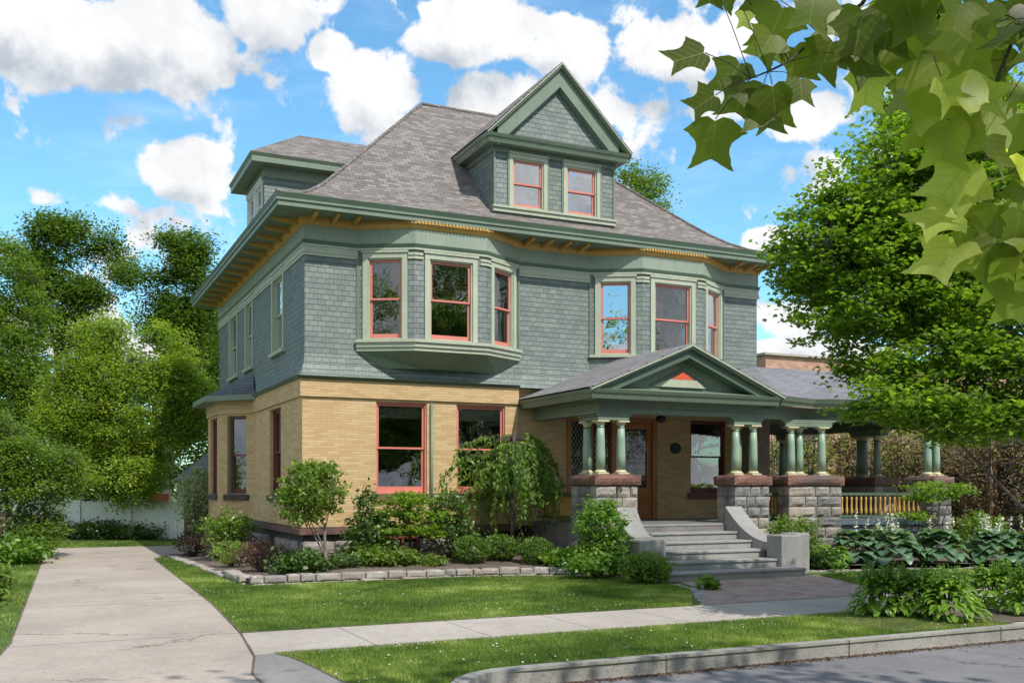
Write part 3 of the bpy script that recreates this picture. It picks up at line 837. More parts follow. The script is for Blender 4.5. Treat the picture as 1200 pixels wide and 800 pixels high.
P5 = Panel((XR-.05, 23.0), (XR-.05, YB)); P5.wall(bw, GZ, ZB); P6 = Panel((XR-.05, YB), (XL, YB)); P6.wall(bw, GZ, ZB)
bw.build('brick_wall', BRICK, house)
bf = MB(); lowp = [(XL, YB)]+SB+[(XL, YF), (10.93, YF)]
band(bf, lowp, 3.86, ZB-.005, .055); bf.build('brick_frieze', BRICK, house)
bf = MB(); lp2 = lowp+[(10.93, 23.0), (XR-.05, 23.0)]
band(bf, lowp, ZB-.003, ZB+.06, .16, -.05, False, 0, .10); bf.build('belt_moulding', DEEP, house)
bf = MB(); band(bf, lowp, ZW-.12, ZW+.02, .09, -.05, False, 0, .09); band(bf, lowp, ZW+.022, ZW+.06, .03, -.05)
bf.build('water_table', BSTONE, house, .01)
BSILL = dict(casing=0, rec=.13, sillmat=DSTONE, sillw=.10, silld=.07, sillh=.16)
for k, h in enumerate(h3):
    window(house, P3, h[0]+.001, h[1]-.001, h[2]+.001, h[3]-.001, cmat=CORAL, smat=CORAL, bottom=.14, **{**BSILL, 'rec': .09, 'sillmat': BSTONE}, blind=.16)
window(house, P2, h2[0]+.001, h2[1]-.001, h2[2]+.001, h2[3]-.001, cmat=MAROON, smat=MAROON, **{**BSILL, 'rec': .14})
for q, h in ((pA, hA), (pB, hB), (pC, hC)):
    window(house, q, h[0]+.001, h[1]-.001, h[2]+.001, h[3]-.001, cmat=GREEN if q is pC else MAROON, smat=MAROON, **BSILL)
window(house, P4, hw_[0]+.001, hw_[1]-.001, hw_[2]+.001, hw_[3]-.001, cmat=MAROON, smat=MAROON, **{**BSILL, 'sillmat': MAROON, 'rec': .08})
# side bay roof
sr = MB(); ev = offset_path([(XL, 33.0)]+SB[1:3]+[(XL, 28.4)], .42)
ev = [(XL-.05, 33.25)]+ev[1:3]+[(XL-.05, 28.15)]
apx = [(SX, 32.2), (SX-.0, 31.6), (SX-.0, 29.8), (SX, 29.1)]
midp = [(XL-.02, 32.7), (4.75, 31.35), (4.75, 30.0), (XL-.02, 28.6)]
vs = [(x, y, 4.36) for x, y in ev]+[(x, y, 4.62) for x, y in midp]+[(x, y, 5.03) for x, y in apx]
sr.add(vs, [(i+a*4, i+1+a*4, 4+i+1+a*4, 4+i+a*4) for a in (0, 1) for i in range(3)]); sbr = sr.build('bay_roof', DSLATE, house)
sr = MB(); band(sr, ev, 4.20, 4.355, .02, -.5); sr.build('bay_cornice', GREEN, sbr)
# interiors so that the glass has a room behind it
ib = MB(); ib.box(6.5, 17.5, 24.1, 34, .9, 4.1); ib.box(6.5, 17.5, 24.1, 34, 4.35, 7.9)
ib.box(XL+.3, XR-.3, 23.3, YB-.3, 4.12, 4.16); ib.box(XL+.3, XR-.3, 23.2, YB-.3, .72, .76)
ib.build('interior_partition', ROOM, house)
tube_ = MB(); tube_.tube([(8.58, YF-.05, .3), (8.58, YF-.05, 3.8)], .035, 8); tube_.build('downspout', GREEN, house)
# foundation
fd = MB(); sd = 0
for row in range(3):
    z0 = GZ-.15+row*.275; x = XL; k = 0
    while x < 11.0:
        ln = random.uniform(.5, .95)
        if not (7.5 < x+ln/2 < 8.2 and row > 0):
            fd.rock(x, min(x+ln-.012, 11.0), YF-.06, YF+.3, z0, z0+.263, .03, sd, 5, 2, 3, 0, .012)
        x += ln; sd += 1
    y = YF+.2
    while y < 28.6:
        ln = random.uniform(.5, .9); 
        if not (25.9 < y+ln/2 < 26.6 and row > 0): fd.rock(XL-.06, XL+.3, y, y+ln-.012, z0, z0+.263, .03, sd, 2, 5, 3, 0, .012)
        y += ln; sd += 1
    for q in (pA, pB, pC):
        vs = [q.P(0, .06, z0), q.P(q.L, .06, z0), q.P(q.L, .06, z0+.263), q.P(0, .06, z0+.263)]
        fd.add(vs, [(0, 1, 2, 3)])
fd.build('stone_foundation', FSTONE, house)
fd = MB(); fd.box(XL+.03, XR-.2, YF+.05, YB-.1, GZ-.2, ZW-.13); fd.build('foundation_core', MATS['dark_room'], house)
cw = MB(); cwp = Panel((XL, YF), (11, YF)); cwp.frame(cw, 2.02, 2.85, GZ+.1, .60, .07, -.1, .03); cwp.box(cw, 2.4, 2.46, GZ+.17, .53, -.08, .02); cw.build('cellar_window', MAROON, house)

# front dormer -------------------------------------------------
dX0, dX1, dY = 10.36, 13.92, 23.12
fdr = MB()
pd = Panel((dX0, dY), (dX1, dY))
dz0, dz1 = 8.70, 10.42
dwin = []
for a, b in ((600.6, 637.0), (664, 699)):
    dwin.append((onY(a, dY)-dX0, onY(b, dY)-dX0, 8.93, 10.18))
pd.wall(fdr, dz0-.15, dz1+.2, dwin, .12)
Panel((dX0, 26.5), (dX0, dY)).wall(fdr, dz0-.2, dz1+.2); Panel((dX1, dY), (dX1, 26.5)).wall(fdr, dz0-.2, dz1+.2)
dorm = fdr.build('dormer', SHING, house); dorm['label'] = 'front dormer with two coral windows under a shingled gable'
for i, h in enumerate(dwin):
    window(dorm, pd, h[0]+.001, h[1]-.001, h[2]+.001, h[3]-.001, .10, PALE, CORAL, sill=False, rec=.04, bottom=.08, curtain=[(0, 1)] if i == 0 else [(0, .35)], glass=GLASS2)
q = MB(); pd.box(q, -.02, pd.L+.02, 8.76, 8.86, -.02, .06); pd.box(q, -.04, pd.L+.04, 8.862, 8.91, -.02, .10); q.build('dormer_sill', PALE, dorm)
q = MB(); pd.box(q, 0, .05, 8.912, 10.28, .002, .03); pd.box(q, pd.L-.05, pd.L, 8.912, 10.28, .002, .03)
for h in dwin:
    pd.box(q, h[0]-.15, h[0]-.105, 8.912, 10.28, .002, .03); pd.box(q, h[1]+.105, h[1]+.15, 8.912, 10.28, .002, .03)
q.build('dormer_trim', GREEN, dorm)
q = MB(); dpath = [(dX0, 25.4), (dX0, dY), (dX1, dY), (dX1, 25.4)]
band(q, dpath, 10.285, 10.49, .03); q.build('dormer_frieze', GREEN, dorm)

def gable(parent, xl, xr, yf, yw, yb, ze, zp, roofm, tymp, tm, th=.10, fascia=.20, corn_h=.22, name='gable'):
    """front-facing gable: roof slabs, raking cornice, tympanum, horizontal cornice with returns"""
    xc = (xl+xr)/2; sl = (zp-ze)/(xc-xl)
    r_ = MB()
    r_.add([(xl-.03, yf-.03, ze), (xc, yf-.03, zp+.0), (xc, yb, zp), (xl-.03, yb, ze), (xr+.03, yf-.03, ze), (xr+.03, yb, ze)], [(0, 1, 2, 3), (1, 4, 5, 2)])
    r_.add([(xl-.03, yf-.03, ze), (xc, yf-.03, zp), (xr+.03, yf-.03, ze), (xr+.03, yf-.03, ze-.03), (xc, yf-.03, zp-.035), (xl-.03, yf-.03, ze-.03)], [(0, 5, 4, 1), (1, 4, 3, 2)])
    ro = r_.build(name+'_roof', roofm, parent)
    r_ = MB()
    def rake(mb, z_off0, z_off1, y0, y1, inset=0.0):
        for sgn in (1, -1):
            xe = xl if sgn == 1 else xr
            xi = xe+sgn*inset
            vs = []
            for y in (y0, y1):
                vs += [(xi, y, ze+sl*inset-z_off0), (xc, y, zp-z_off0), (xc, y, zp-z_off1), (xi, y, ze+sl*inset-z_off1)]
            mb.add(vs, [(0, 3, 2, 1), (4, 5, 6, 7), (0, 1, 5, 4), (1, 2, 6, 5), (2, 3, 7, 6), (3, 0, 4, 7)])
    rake(r_, .036, .036+th, yf, yf+.25)
    rc = r_.build('raking_cornice', GREEN, ro if parent.parent is None else parent)
    a = MB(); rake(a, .037, .037+.035, yf-.045, yf-.002); a.build('rake_edge', PALE, ro if parent.parent is None else parent)
    b = MB(); rake(b, .037+th, .037+th+fascia, yf+.10, yw+.12, .12+max(0, fascia-.22)*.85); rake(b, .037+th+fascia*.35, .037+th+fascia*1.1, yf+.16, yw+.1, .2+max(0, fascia-.22)*1.0)
    b.build('rake_board', DEEP if roofm is SLATE else GREEN, ro if parent.parent is None else parent)
    c = MB()
    pth = [(xl, yb), (xl, yf), (xr, yf), (xr, yb)]
    band(c, pth, ze-.11, ze-.035, .02, -.25, False, 0, -.02); band(c, pth, ze-corn_h, ze-.112, -.04, -.3, False, 0, -.09)
    c.add([(xl, yf, ze-.034), (xr, yf, ze-.034), (xr-.3, yw, ze+.06), (xl+.3, yw, ze+.06)], [(0, 1, 2, 3)])
    c.build('cornice', GREEN, ro if parent.parent is None else parent)
    d = MB(); inset = .30
    d.add([(xl+inset, yw, ze+.02), (xr-inset, yw, ze+.02), (xc, yw, zp-.1)], [(0, 1, 2)])
    d.add([(xl+.05, yf+.02, ze-.03), (xr-.05, yf+.02, ze-.03), (xr-.05, yw+.6, ze-.2), (xl+.05, yw+.6, ze-.2)], [(3, 2, 1, 0)])
    d.build(tymp, tm, ro if parent.parent is None else parent)
    return ro
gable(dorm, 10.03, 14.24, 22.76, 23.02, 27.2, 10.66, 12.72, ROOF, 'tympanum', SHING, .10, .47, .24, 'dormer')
q = MB(); q.prism([(10.12, 22.84), (14.15, 22.84), (14.15, 25.0), (10.12, 25.0)], 10.44, 10.50); q.build('dormer_soffit', GREEN, dorm)

# side dormer --------------------------------------------------
s = MB(); sx, sy0, sy1 = 5.70, 28.6, 31.25
ps = Panel((sx, sy1), (sx, sy0)); hs = [(.30, 1.20, 9.35, 10.48), (1.42, 2.35, 9.35, 10.48)]
ps.wall(s, 8.4, 10.8, hs, .1); Panel((sx, sy0), (9.0, sy0)).wall(s, 8.4, 10.8); Panel((9.0, sy1), (sx, sy1)).wall(s, 8.4, 10.8)
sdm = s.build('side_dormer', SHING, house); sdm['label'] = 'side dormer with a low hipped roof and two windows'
for h in hs: window(sdm, ps, h[0]+.001, h[1]-.001, h[2]+.001, h[3]-.001, .07, WHITE, WHITE, sill=True, rec=.04, curtain=[(0, 1)], bottom=.07)
o_ = .42
q = MB(); er2 = [(sx-o_, sy1+o_), (sx-o_, sy0-o_), (9.6, sy0-o_), (9.6, sy1+o_)]
q.prism(er2, 10.84, 10.90); band(q, er2, 10.90, 11.0, .0, -.2); band(q, er2, 11.002, 11.08, .06, -.2, False, 0, .01)
q.build('dormer_cornice', GREEN, sdm)
q = MB(); band(q, [(sx, sy1), (sx, sy0), (9.2, sy0)], 10.55, 10.838, .03); q.build('dormer_frieze', GREEN, sdm)
q = MB(); yc = (sy0+sy1)/2; e0, e1, ex = sy0-o_-.05, sy1+o_+.05, sx-o_-.05
q.add([(ex, e0, 11.082), (ex, e1, 11.082), (9.8, e1, 11.082), (9.8, e0, 11.082), (ex+1.77, yc, 12.34), (10.2, yc, 12.34)], [(1, 0, 4), (0, 3, 5, 4), (2, 1, 4, 5)])
q.build('dormer_roof', ROOF, sdm)

# chimney-like vent far behind hip
q = MB(); q.box(17.0, 17.25, 30.0, 30.25, 9.2, 9.95); q.box(16.93, 17.32, 29.93, 30.32, 9.95, 10.03); q.build('roof_vent', IRON, house)

# porch --------------------------------------------------------
pxl, pxr = 10.95, 16.37
pg = gable(house, pxl, pxr, 19.2, 19.62, 22.95, 3.98, 5.10, SLATE, 'tympanum', GREEN, .09, .20, .24, 'porch')
pg['label'] = 'low front gable of the porch'
q = MB()
xc = (pxl+pxr)/2
def tri(mb, w2, z0, z1, y0, y1): mb.extr([(xc-w2, z0), (xc+w2, z0), (xc, z1)], 1, y0, y1)
tri(q, .95, 4.10, 4.55, 19.585, 19.62); q.build('tympanum_panel', DEEP, pg)
q = MB(); tri(q, .30, 4.285, 4.47, 19.54, 19.584); q.build('tympanum_ornament', REDDOT, pg)
q = MB(); q.extr([(xc-.62, 4.10), (xc+.62, 4.10), (xc+.36, 4.28), (xc-.36, 4.28)], 1, 19.53, 19.582); q.build('tympanum_ornament', PALE, pg)
beamz0, beamz1 = 3.46, 3.745
E0, E1, E2, E3, E4, E5 = (16.37, 19.2), (17.75, 19.65), (21.1, 18.35), (23.2, 19.9), (23.3, 25.3), (20.5, 26.8)
bp = [(11.46, 22.95), (11.46, 19.70), (16.15, 19.70), (17.7, 20.12), (21.0, 18.85), (22.7, 20.1), (22.8, 25.1), (20.3, 26.4), (18.5, 26.4)]
q = MB(); band(q, bp, beamz0, beamz0+.10, .03, -.30); band(q, bp, beamz0+.102, beamz1, .0, -.27); band(q, bp, beamz1-.05, beamz1+.02, .05, -.27)
q.build('porch_beam', GREEN, house)
q = MB(); ep = [E0, E1, E2, E3, E4, E5, (18.5, 26.9)]
band(q, ep, 3.76, 3.87, -.05, -.7, False, 0, -.10); band(q, ep, 3.872, 3.985, .02, -.7, False, 0, -.03)
q.build('porch_gutter', GREEN, house)
q = MB(); q.prism([(11.1, 22.95), (11.1, 19.35), (16.3, 19.35), E1, (21.1, 18.55), (23.0, 20.0), (23.1, 25.2), (20.5, 26.6), (18.55, 26.6), (18.55, 22.95)], 3.751, 3.77)
q.build('porch_ceiling', CEIL, house)
q = MB(); zr = 3.99; rz = 5.2
rid0, rid1 = (18.45, 22.9), (21.3, 22.9)
V_ = [(*E0, zr), (*E1, zr), (*E2, zr), (*E3, zr), (*E4, zr), (*E5, zr), (18.5, 26.9, zr), (*rid0, rz), (*rid1, rz), (16.2, 22.95, 4.78), (16.37, 19.2, zr)]
q.add(V_, [(0, 1, 7, 9), (1, 2, 8, 7), (2, 3, 8), (3, 4, 8), (4, 5, 8), (5, 6, 7, 8)])
q.build('porch_roof', SLATE, house)
# fill roof behind the gable up to the wall at both sides (slopes back to the wall)
# piers, caps, columns
def pier(x0, x1, y0, y1, z0, z1, seed, capd=.06, caph=.24, mat=None, lab=None):
    q = MB(); q.box(x0+.03, x1-.03, y0+.03, y1-.03, z0, z1-.01)
    rows = max(3, int(round((z1-z0)/.27))); rh = (z1-z0)/rows; k = seed*10
    for r_ in range(rows):
        za, zb = z0+r_*rh, z0+(r_+1)*rh-.012
        cuts = [x0]; 
        nb = 2 if (x1-x0) < .8 else 3
        for i in range(1, nb): cuts.append(x0+(x1-x0)*(i/nb+random.uniform(-.10, .10)+(.08 if r_ % 2 else -.08)))
        cuts.append(x1)
        for a, b in zip(cuts, cuts[1:]):
            q.rock(a+.005, b-.006, y0, y0+.3, za, zb, .034, k, 5, 2, 4, 0, .010); k += 1
            q.rock(a+.005, b-.006, y1-.3, y1, za, zb, .022, k, 4, 2, 3, 0, .010); k += 1
        mid = (y0+y1)/2+random.uniform(-.12, .12)
        if y1-y0 > .62:
            q.rock(x0, x0+.25, y0+.306, y1-.306, za, zb, .022, k, 2, 3, 4, 0, .010); k += 1
            q.rock(x1-.25, x1, y0+.306, y1-.306, za, zb, .022, k, 2, 3, 4, 0, .010); k += 1
    po = q.build('porch_pier', mat or STONE, house)
    if lab: po['label'] = lab
    q = MB(); nx = max(3, int((x1-x0)*7))
    q.rock(x0-capd, x1+capd, y0-capd, y1+capd, z1+.002, z1+caph, .025, k, nx, 6, 3, 0, .02); q.build('cap', BSTONE, po)
    return po
def column(x, y, z0=2.06, z1=3.28, r=.105):
    h = z1-z0; q = MB()
    q.lathe(x, y, [(r, z0+.09), (r*1.01, z0+h*.35), (r*.93, z0+h*.65), (r*.80, z1-.11)], 20)
    o = q.build('column', COLUMN, house)
    q = MB(); q.box(x-r*1.35, x+r*1.35, y-r*1.35, y+r*1.35, z0, z0+.035)
    q.lathe(x, y, [(r*1.30, z0+.036), (r*1.34, z0+.05), (r*1.28, z0+.068), (r*1.08, z0+.075), (r*1.06, z0+.092)], 20)
    q.build('base', CREAM, o); q = MB()
    q.lathe(x, y, [(r*.83, z1-.11), (r*.86, z1-.095), (r*.86, z1-.085), (r*1.15, z1-.045), (r*1.2, z1-.035)], 20)
    q.box(x-r*1.4, x+r*1.4, y-r*1.4, y+r*1.4, z1-.034, z1); q.build('capital', CREAM, o)
    q = MB(); q.lathe(x, y, [(r*.85, z1-.165), (r*.87, z1-.16), (r*.87, z1-.145), (r*.85, z1-.14)], 20); q.build('neck_ring', DEEP, o)
def block(x0, x1, y0, y1):
    q = MB(); q.box(x0, x1, y0, y1, 3.282, 3.37); q.box(x0-.05, x1+.05, y0-.004, y1+.004, 3.372, 3.42); q.box(x0-.12, x1+.12, y0-.008, y1+.008, 3.422, 3.459)
    q.build('impost_block', GREEN, house, .008)
CZ = 2.04
p1 = pier(11.25, 12.36, 19.48, 20.66, GZ-.1, CZ-.24, 1, lab='left stone pier of the porch carrying the number 19')
for x, y in ((11.52, 19.74), (12.06, 19.74), (11.52, 20.36)): column(x, y)
block(11.38, 12.2, 19.6, 19.88); block(11.38, 11.66, 19.885, 20.5)
pier(15.10, 16.15, 19.48, 20.2, GZ-.1, CZ-.24, 2)
for x, y in ((15.32, 19.74), (15.86, 19.74), (15.62, 20.05)): column(x, y)
block(15.18, 16.0, 19.6, 19.88)
def rot_pier(cx, cy, w2, d2, ang, seed, cols):
    """pier built square then turned about its own middle"""
    before = set(bpy.data.objects)
    po = pier(cx-w2, cx+w2, cy-d2, cy+d2, GZ-.1, CZ-.24, seed)
    for dx, dy in cols: column(cx+dx, cy+dy)
    block(cx-w2+.08, cx+w2-.08, cy-.15, cy+.15)
    M = Matrix.Translation((cx, cy, 0)) @ Matrix.Rotation(ang, 4, 'Z') @ Matrix.Translation((-cx, -cy, 0))
    for o in set(bpy.data.objects)-before:
        o.data.transform(M)
rot_pier(17.62, 19.85, .75, .45, R(-10), 3, ((-.5, -.12), (-.13, .1), (.38, -.12)))
rot_pier(21.15, 19.15, .42, .4, R(10), 4, ((-.2, -.1), (.18, -.1)))
rot_pier(22.45, 22.55, .75, .4, R(85), 5, ((-.35, 0), (.2, 0), (.42, .0)))
rot_pier(21.8, 25.6, .6, .4, R(40), 6, ((-.3, 0), (.3, 0)))
rot_pier(19.0, 26.2, .4, .3, R(0), 7, ((0, 0),))
q = MB(); q.box(18.0, 18.5, 22.3, 22.9, .9, 3.745); q.build('porch_post', CEIL, house)
# deck and its apron
q = MB(); dk = [(11.45, 22.98), (11.45, 19.55), (12.3, 19.5), (14.95, 19.5), (16.2, 19.8), (17.7, 20.1), (21.0, 18.95), (22.6, 20.1), (22.7, 25.0), (20.3, 26.3), (18.5, 26.3), (18.5, 22.98)]
q.prism(dk, .84, .9); q.build('porch_floor', DECKM, house)
q = MB(); q.prism(offset_path(dk, .06, True), GZ-.1, .838); q.build('porch_foundation', FSTONE, house)
def balustrade(A, B, z0=.98, z1=1.62, col_=OCHRE):
    p_ = Panel(A, B); q = MB()
    p_.box(q, 0, p_.L, z1-.07, z1, -.05, .05); p_.box(q, 0, p_.L, z0, z0+.06, -.04, .04)
    ob = q.build('railing', DEEP, house)
    n = max(3, int(p_.L/.125)); q = MB()
    for i in range(n):
        u = p_.L*(i+.5)/n; c = p_.P(u, 0, 0)
        q.lathe(c[0], c[1], [(.022, z0+.062), (.036, z0+.12), (.040, z0+.2), (.026, z0+.27), (.026, z1-.22), (.034, z1-.16), (.022, z1-.072)], 6)
    q.build('balusters', col_, ob)
balustrade((11.5, 22.85), (11.5, 20.7)); balustrade((16.2, 20.0), (16.95, 20.15)); balustrade((18.42, 19.85), (20.75, 19.05)); balustrade((22.55, 20.3), (22.6, 21.7))
q = MB(); bpn = Panel((18.3, 19.78), (20.9, 18.93)); bpn.box(q, 0, bpn.L, .80, .90, -.02, .06); bpn.box(q, 0, bpn.L, .62, .68, -.02, .05); q.build('porch_skirt', simple('blue_grey_paint', (.10, .15, .19), .5), house)

# entrance: leaded sidelight, door
q = MB(); u0 = hd[0]
P4.frame(q, u0+.001, hd[1]-.001, .902, 3.618, .14, -.15, .03, wb=.04, wt=.12); P4.box(q, u0+1.36, u0+1.62, .942, 3.5, -.15, .04)
P4.box(q, u0+.14, u0+1.36, .942, 1.58, -.10, -.02); P4.frame(q, u0+.22, u0+.70, 1.0, 1.5, .06, -.02, .0); P4.frame(q, u0+.80, u0+1.28, 1.0, 1.5, .06, -.02, .0)
P4.box(q, u0+.70, u0+.80, 1.58, 3.5, -.12, .0)
q.build('entrance_frame', DOORW, house, .005)
q = MB(); P4.box(q, u0+.14, u0+.70, 1.58, 3.5, -.07, -.065); P4.box(q, u0+.80, u0+1.36, 1.58, 3.5, -.07, -.065); q.build('leaded_sidelight', LEAD, house)
q = MB(); a, b = u0+1.62, hd[1]-.14
P4.frame(q, a+.003, b-.003, .945, 3.49, .15, -.11, -.05, wb=.2, wt=.16); P4.box(q, a+.15, b-.15, 1.55, 1.75, -.11, -.05)
P4.box(q, a+.15, b-.15, 1.14, 1.56, -.10, -.07); P4.frame(q, a+.2, b-.2, 1.2, 1.5, .04, -.07, -.055)
door = q.build('door', DOORW, house, .006)
q = MB(); P4.box(q, a+.15, b-.15, 1.75, 3.33, -.085, -.08); q.build('door_glass', LEAD, door)
q = MB(); P4.box(q, a+.04, a+.10, 1.75, 2.05, -.05, -.035); c = P4.P(a+.07, -.02, 1.95); q.lathe(c[0], c[1], [(.01, 1.93), (.03, 1.94), (.03, 1.97), (.01, 1.98)], 8); q.build('door_handle', simple('brass', (.5, .36, .15), .3, .9), door)
q = MB(); c = Vector(P4.P(15.8-10.93, 0, 2.83)); vs = []
for r_, y in ((.17, 22.995), (.17, 22.965), (.14, 22.955)):
    for k in range(24): vs.append((c.x+r_*math.cos(k*PI/12), y, c.z+.86*r_*math.sin(k*PI/12)))
q.add(vs, [(24*a_+k, 24*a_+(k+1) % 24, 24*a_+24+(k+1) % 24, 24*a_+24+k) for a_ in (0, 1) for k in range(24)]+[tuple(range(48, 72))]); q.build('wall_plaque', IRON, house)
q = MB(); q.tube([(14.4, 21.6, 3.75), (14.4, 21.6, 3.62)], .02, 6); q.lathe(14.4, 21.6, [(.05, 3.42), (.12, 3.47), (.13, 3.56), (.04, 3.62)], 12); q.build('porch_lantern', IRON, house)
q = MB(); q.tube([(18.6, 21.4, 3.75), (18.6, 21.4, 3.6)], .02, 6); q.lathe(18.6, 21.4, [(.04, 3.38), (.14, 3.44), (.16, 3.52), (.04, 3.6)], 12); q.build('porch_lantern', CURT, house)
# number 19 cut on the pier
cu = bpy.data.curves.new('house_number', 'FONT'); cu.body = '19'; cu.size = .20; cu.extrude = .012; cu.align_x = 'CENTER'
tmp = bpy.data.objects.new('tmp_text', cu); COL.objects.link(tmp)
bpy.context.view_layer.update()
me = bpy.data.meshes.new_from_object(tmp); bpy.data.objects.remove(tmp)
me.transform(Matrix.Translation((onY(724, 19.40), 19.375, 1.62)) @ Matrix.Rotation(PI/2, 4, 'X'))
me.materials.clear(); me.materials.append(IRON)
no = bpy.data.objects.new('house_number', me); COL.objects.link(no); no.parent = p1

# steps
q = MB(); ry = [19.5, 18.98, 18.46, 17.94, 17.42, 16.9]; zt = [.895, .722, .544, .366, .188, .01]
xl_ = [12.32, 12.36, 12.38, 12.28, 11.93, 11.42]; xr_ = [14.85, 14.8, 14.78, 14.76, 14.74, 15.0]
for i in range(6):
    yb_ = ry[i]+.60; q.box(xl_[i], xr_[i], ry[i]-.0, yb_, zt[i]-.178-.0005*i, zt[i]-.05)
    q.box(xl_[i], xr_[i], ry[i]-.03, yb_, zt[i]-.049, zt[i])
q.box(11.45, 14.95, 16.92, 17.5, GZ-.1, GZ+.02)
st = q.build('porch_steps', STEP, house, .012)
def cheek(x0, x1, seed, y_end, ztop=1.30, zend=.60):
    pr_ = []
    n = 12
    for i in range(n+1):
        s_ = i/n; y = 19.46-(19.46-y_end)*s_; z = ztop-(ztop-zend)*(1-(1-s_)**2.1); pr_.append((y, z))
    pr_ = [(19.47, ztop)]+pr_+[(y_end, GZ-.1), (19.47, GZ-.1)]
    mb = MB(); mb.extr(pr_, 0, x0, x1); return mb
cheek(14.80, 15.28, 1, 17.8, 1.30, .52).build('step_cheek_wall', STEP, st, .015)
cheek(11.78, 12.30, 2, 18.72, 1.30, .66).build('step_cheek_wall', STEP, st, .015)
q = MB(); q.box(14.66, 15.24, 17.28, 17.79, GZ-.1, .70); q.build('step_post', STEP, st, .025)
q = MB(); q.box(15.29, 15.7, 17.55, 18.1, GZ-.1, .72); q.build('step_post', STEP, st, .025)
q = MB(); q.box(11.60, 12.28, 18.2, 18.71, GZ-.1, .62); q.build('step_post', STEP, st, .04)

# ============================================================ FOLIAGE
def rotv(n):
    v = rng.normal(size=(n, 3)); return v/np.linalg.norm(v, axis=1)[:, None]
LEAF4 = np.array([(0, 0, 0), (.34, .45, .07), (0, 1, -.05), (-.34, .45, .07)], float)
LEAF6 = np.array([(0, 0, 0), (.30, .30, .06), (.26, .68, .05), (0, 1.05, -.08), (-.26, .68, .05), (-.30, .30, .06)], float)
LONG4 = np.array([(0, 0, 0), (.15, .4, .04), (0, 1, -.08), (-.15, .4, .04)], float)
MAPLE = np.array([(0, 0, 0), (.42, .05, .04), (.36, .34, .06), (.62, .62, .0), (.24, .66, .05), (0, 1.05, -.06), (-.24, .66, .05), (-.62, .62, .0), (-.36, .34, .06), (-.42, .05, .04)], float)
def leaves(name, pos, size, tint, mat, parent=None, shape=LEAF4, up=1.1, droop=.25, dirs=None):
    """one mesh of many small leaves; pos (n,3), size (n,), tint (n,)"""
    n = len(pos); k = len(shape)
    nm = rotv(n)*.8+np.array([0, 0, up]); nm /= np.linalg.norm(nm, axis=1)[:, None]
    d = rotv(n) if dirs is None else dirs+rotv(n)*.45
    d = d+np.array([0, 0, -droop]); d -= nm*(d*nm).sum(1)[:, None]; d /= np.linalg.norm(d, axis=1)[:, None]+1e-9
    if dirs is not None:      # keep hanging direction, let the normal follow
        d = dirs+rotv(n)*.35; d /= np.linalg.norm(d, axis=1)[:, None]; nm = nm-d*(d*nm).sum(1)[:, None]; nm /= np.linalg.norm(nm, axis=1)[:, None]+1e-9
    sd_ = np.cross(d, nm)
    V = pos[:, None, :]+size[:, None, None]*(shape[None, :, 0:1]*sd_[:, None, :]+shape[None, :, 1:2]*d[:, None, :]+shape[None, :, 2:3]*nm[:, None, :])
    return bulk(name, V, tint, mat, parent)
def bulk(name, V, tint, mat, parent=None, faces=None):
    n, k = V.shape[:2]
    me = bpy.data.meshes.new(name)
    if faces is None:
        faces = [list(range(k))] if k != 4 else [[0, 1, 2, 3]]
    fl = np.concatenate([np.array(f) for f in faces]); ft = np.array([len(f) for f in faces])
    me.vertices.add(n*k); me.vertices.foreach_set('co', V.reshape(-1).astype(np.float32))
    li = (np.arange(n)[:, None]*k+fl[None, :]).reshape(-1)
    me.loops.add(len(li)); me.loops.foreach_set('vertex_index', li.astype(np.int32))
    tot = np.tile(ft, n); st_ = np.concatenate([[0], np.cumsum(tot)[:-1]])
    me.polygons.add(len(tot)); me.polygons.foreach_set('loop_start', st_.astype(np.int32)); me.polygons.foreach_set('loop_total', tot.astype(np.int32))
    me.update(calc_edges=True)
    at_ = me.attributes.new('tint', 'FLOAT', 'POINT'); at_.data.foreach_set('value', np.repeat(tint, k).astype(np.float32))
    me.materials.append(mat)
    o = bpy.data.objects.new(name, me); link(o, parent); return o

L_MAPLE = leafmat('maple_leaves', (.075, .145, .018), (.24, .38, .05), .5, .4, (.36, .46, .08))
L_LIME = leafmat('birch_leaves', (.12, .19, .025), (.31, .41, .07), .46, .5, (.43, .50, .10))
L_DARK = leafmat('dark_tree_leaves', (.045, .095, .018), (.15, .235, .045), .42, .45)
L_MID = leafmat('mid_green_leaves', (.08, .145, .026), (.20, .30, .055), .45, .5, (.30, .39, .08))
L_BRIGHT = leafmat('bright_green_leaves', (.07, .16, .02), (.19, .34, .06), .4, .45, (.30, .42, .09))
L_HYD = leafmat('hydrangea_leaves', (.08, .15, .02), (.22, .33, .06), .38, .4, (.38, .42, .10))
L_BOX = leafmat('boxwood_leaves', (.045, .10, .015), (.16, .27, .04), .35, .4, (.28, .38, .07))
L_SHR = leafmat('dark_shrub_leaves', (.04, .09, .022), (.12, .21, .05), .35, .4)
L_PURP = leafmat('purple_brown_leaves', (.06, .03, .028), (.19, .11, .085), .25, .5, (.30, .20, .15))
L_DPUR = leafmat('dark_purple_leaves', (.025, .012, .014), (.075, .035, .035), .2, .45)
L_LIM2 = leafmat('lime_shrub_leaves', (.12, .19, .03), (.27, .37, .08), .4, .5, (.4, .46, .13))
L_VARI = leafmat('variegated_leaves', (.12, .19, .07), (.42, .47, .30), .35, .5, (.65, .66, .5))
L_ACER = leafmat('acer_leaves', (.09, .18, .02), (.24, .36, .05), .45, .5, (.38, .45, .08))
L_CHER = leafmat('weeping_cherry_leaves', (.06, .13, .025), (.23, .37, .07), .46, .38, (.38, .48, .14))
L_HOST = leafmat('blue_green_hosta_leaves', (.075, .15, .09), (.16, .28, .16), .3, .38, (.26, .38, .23))
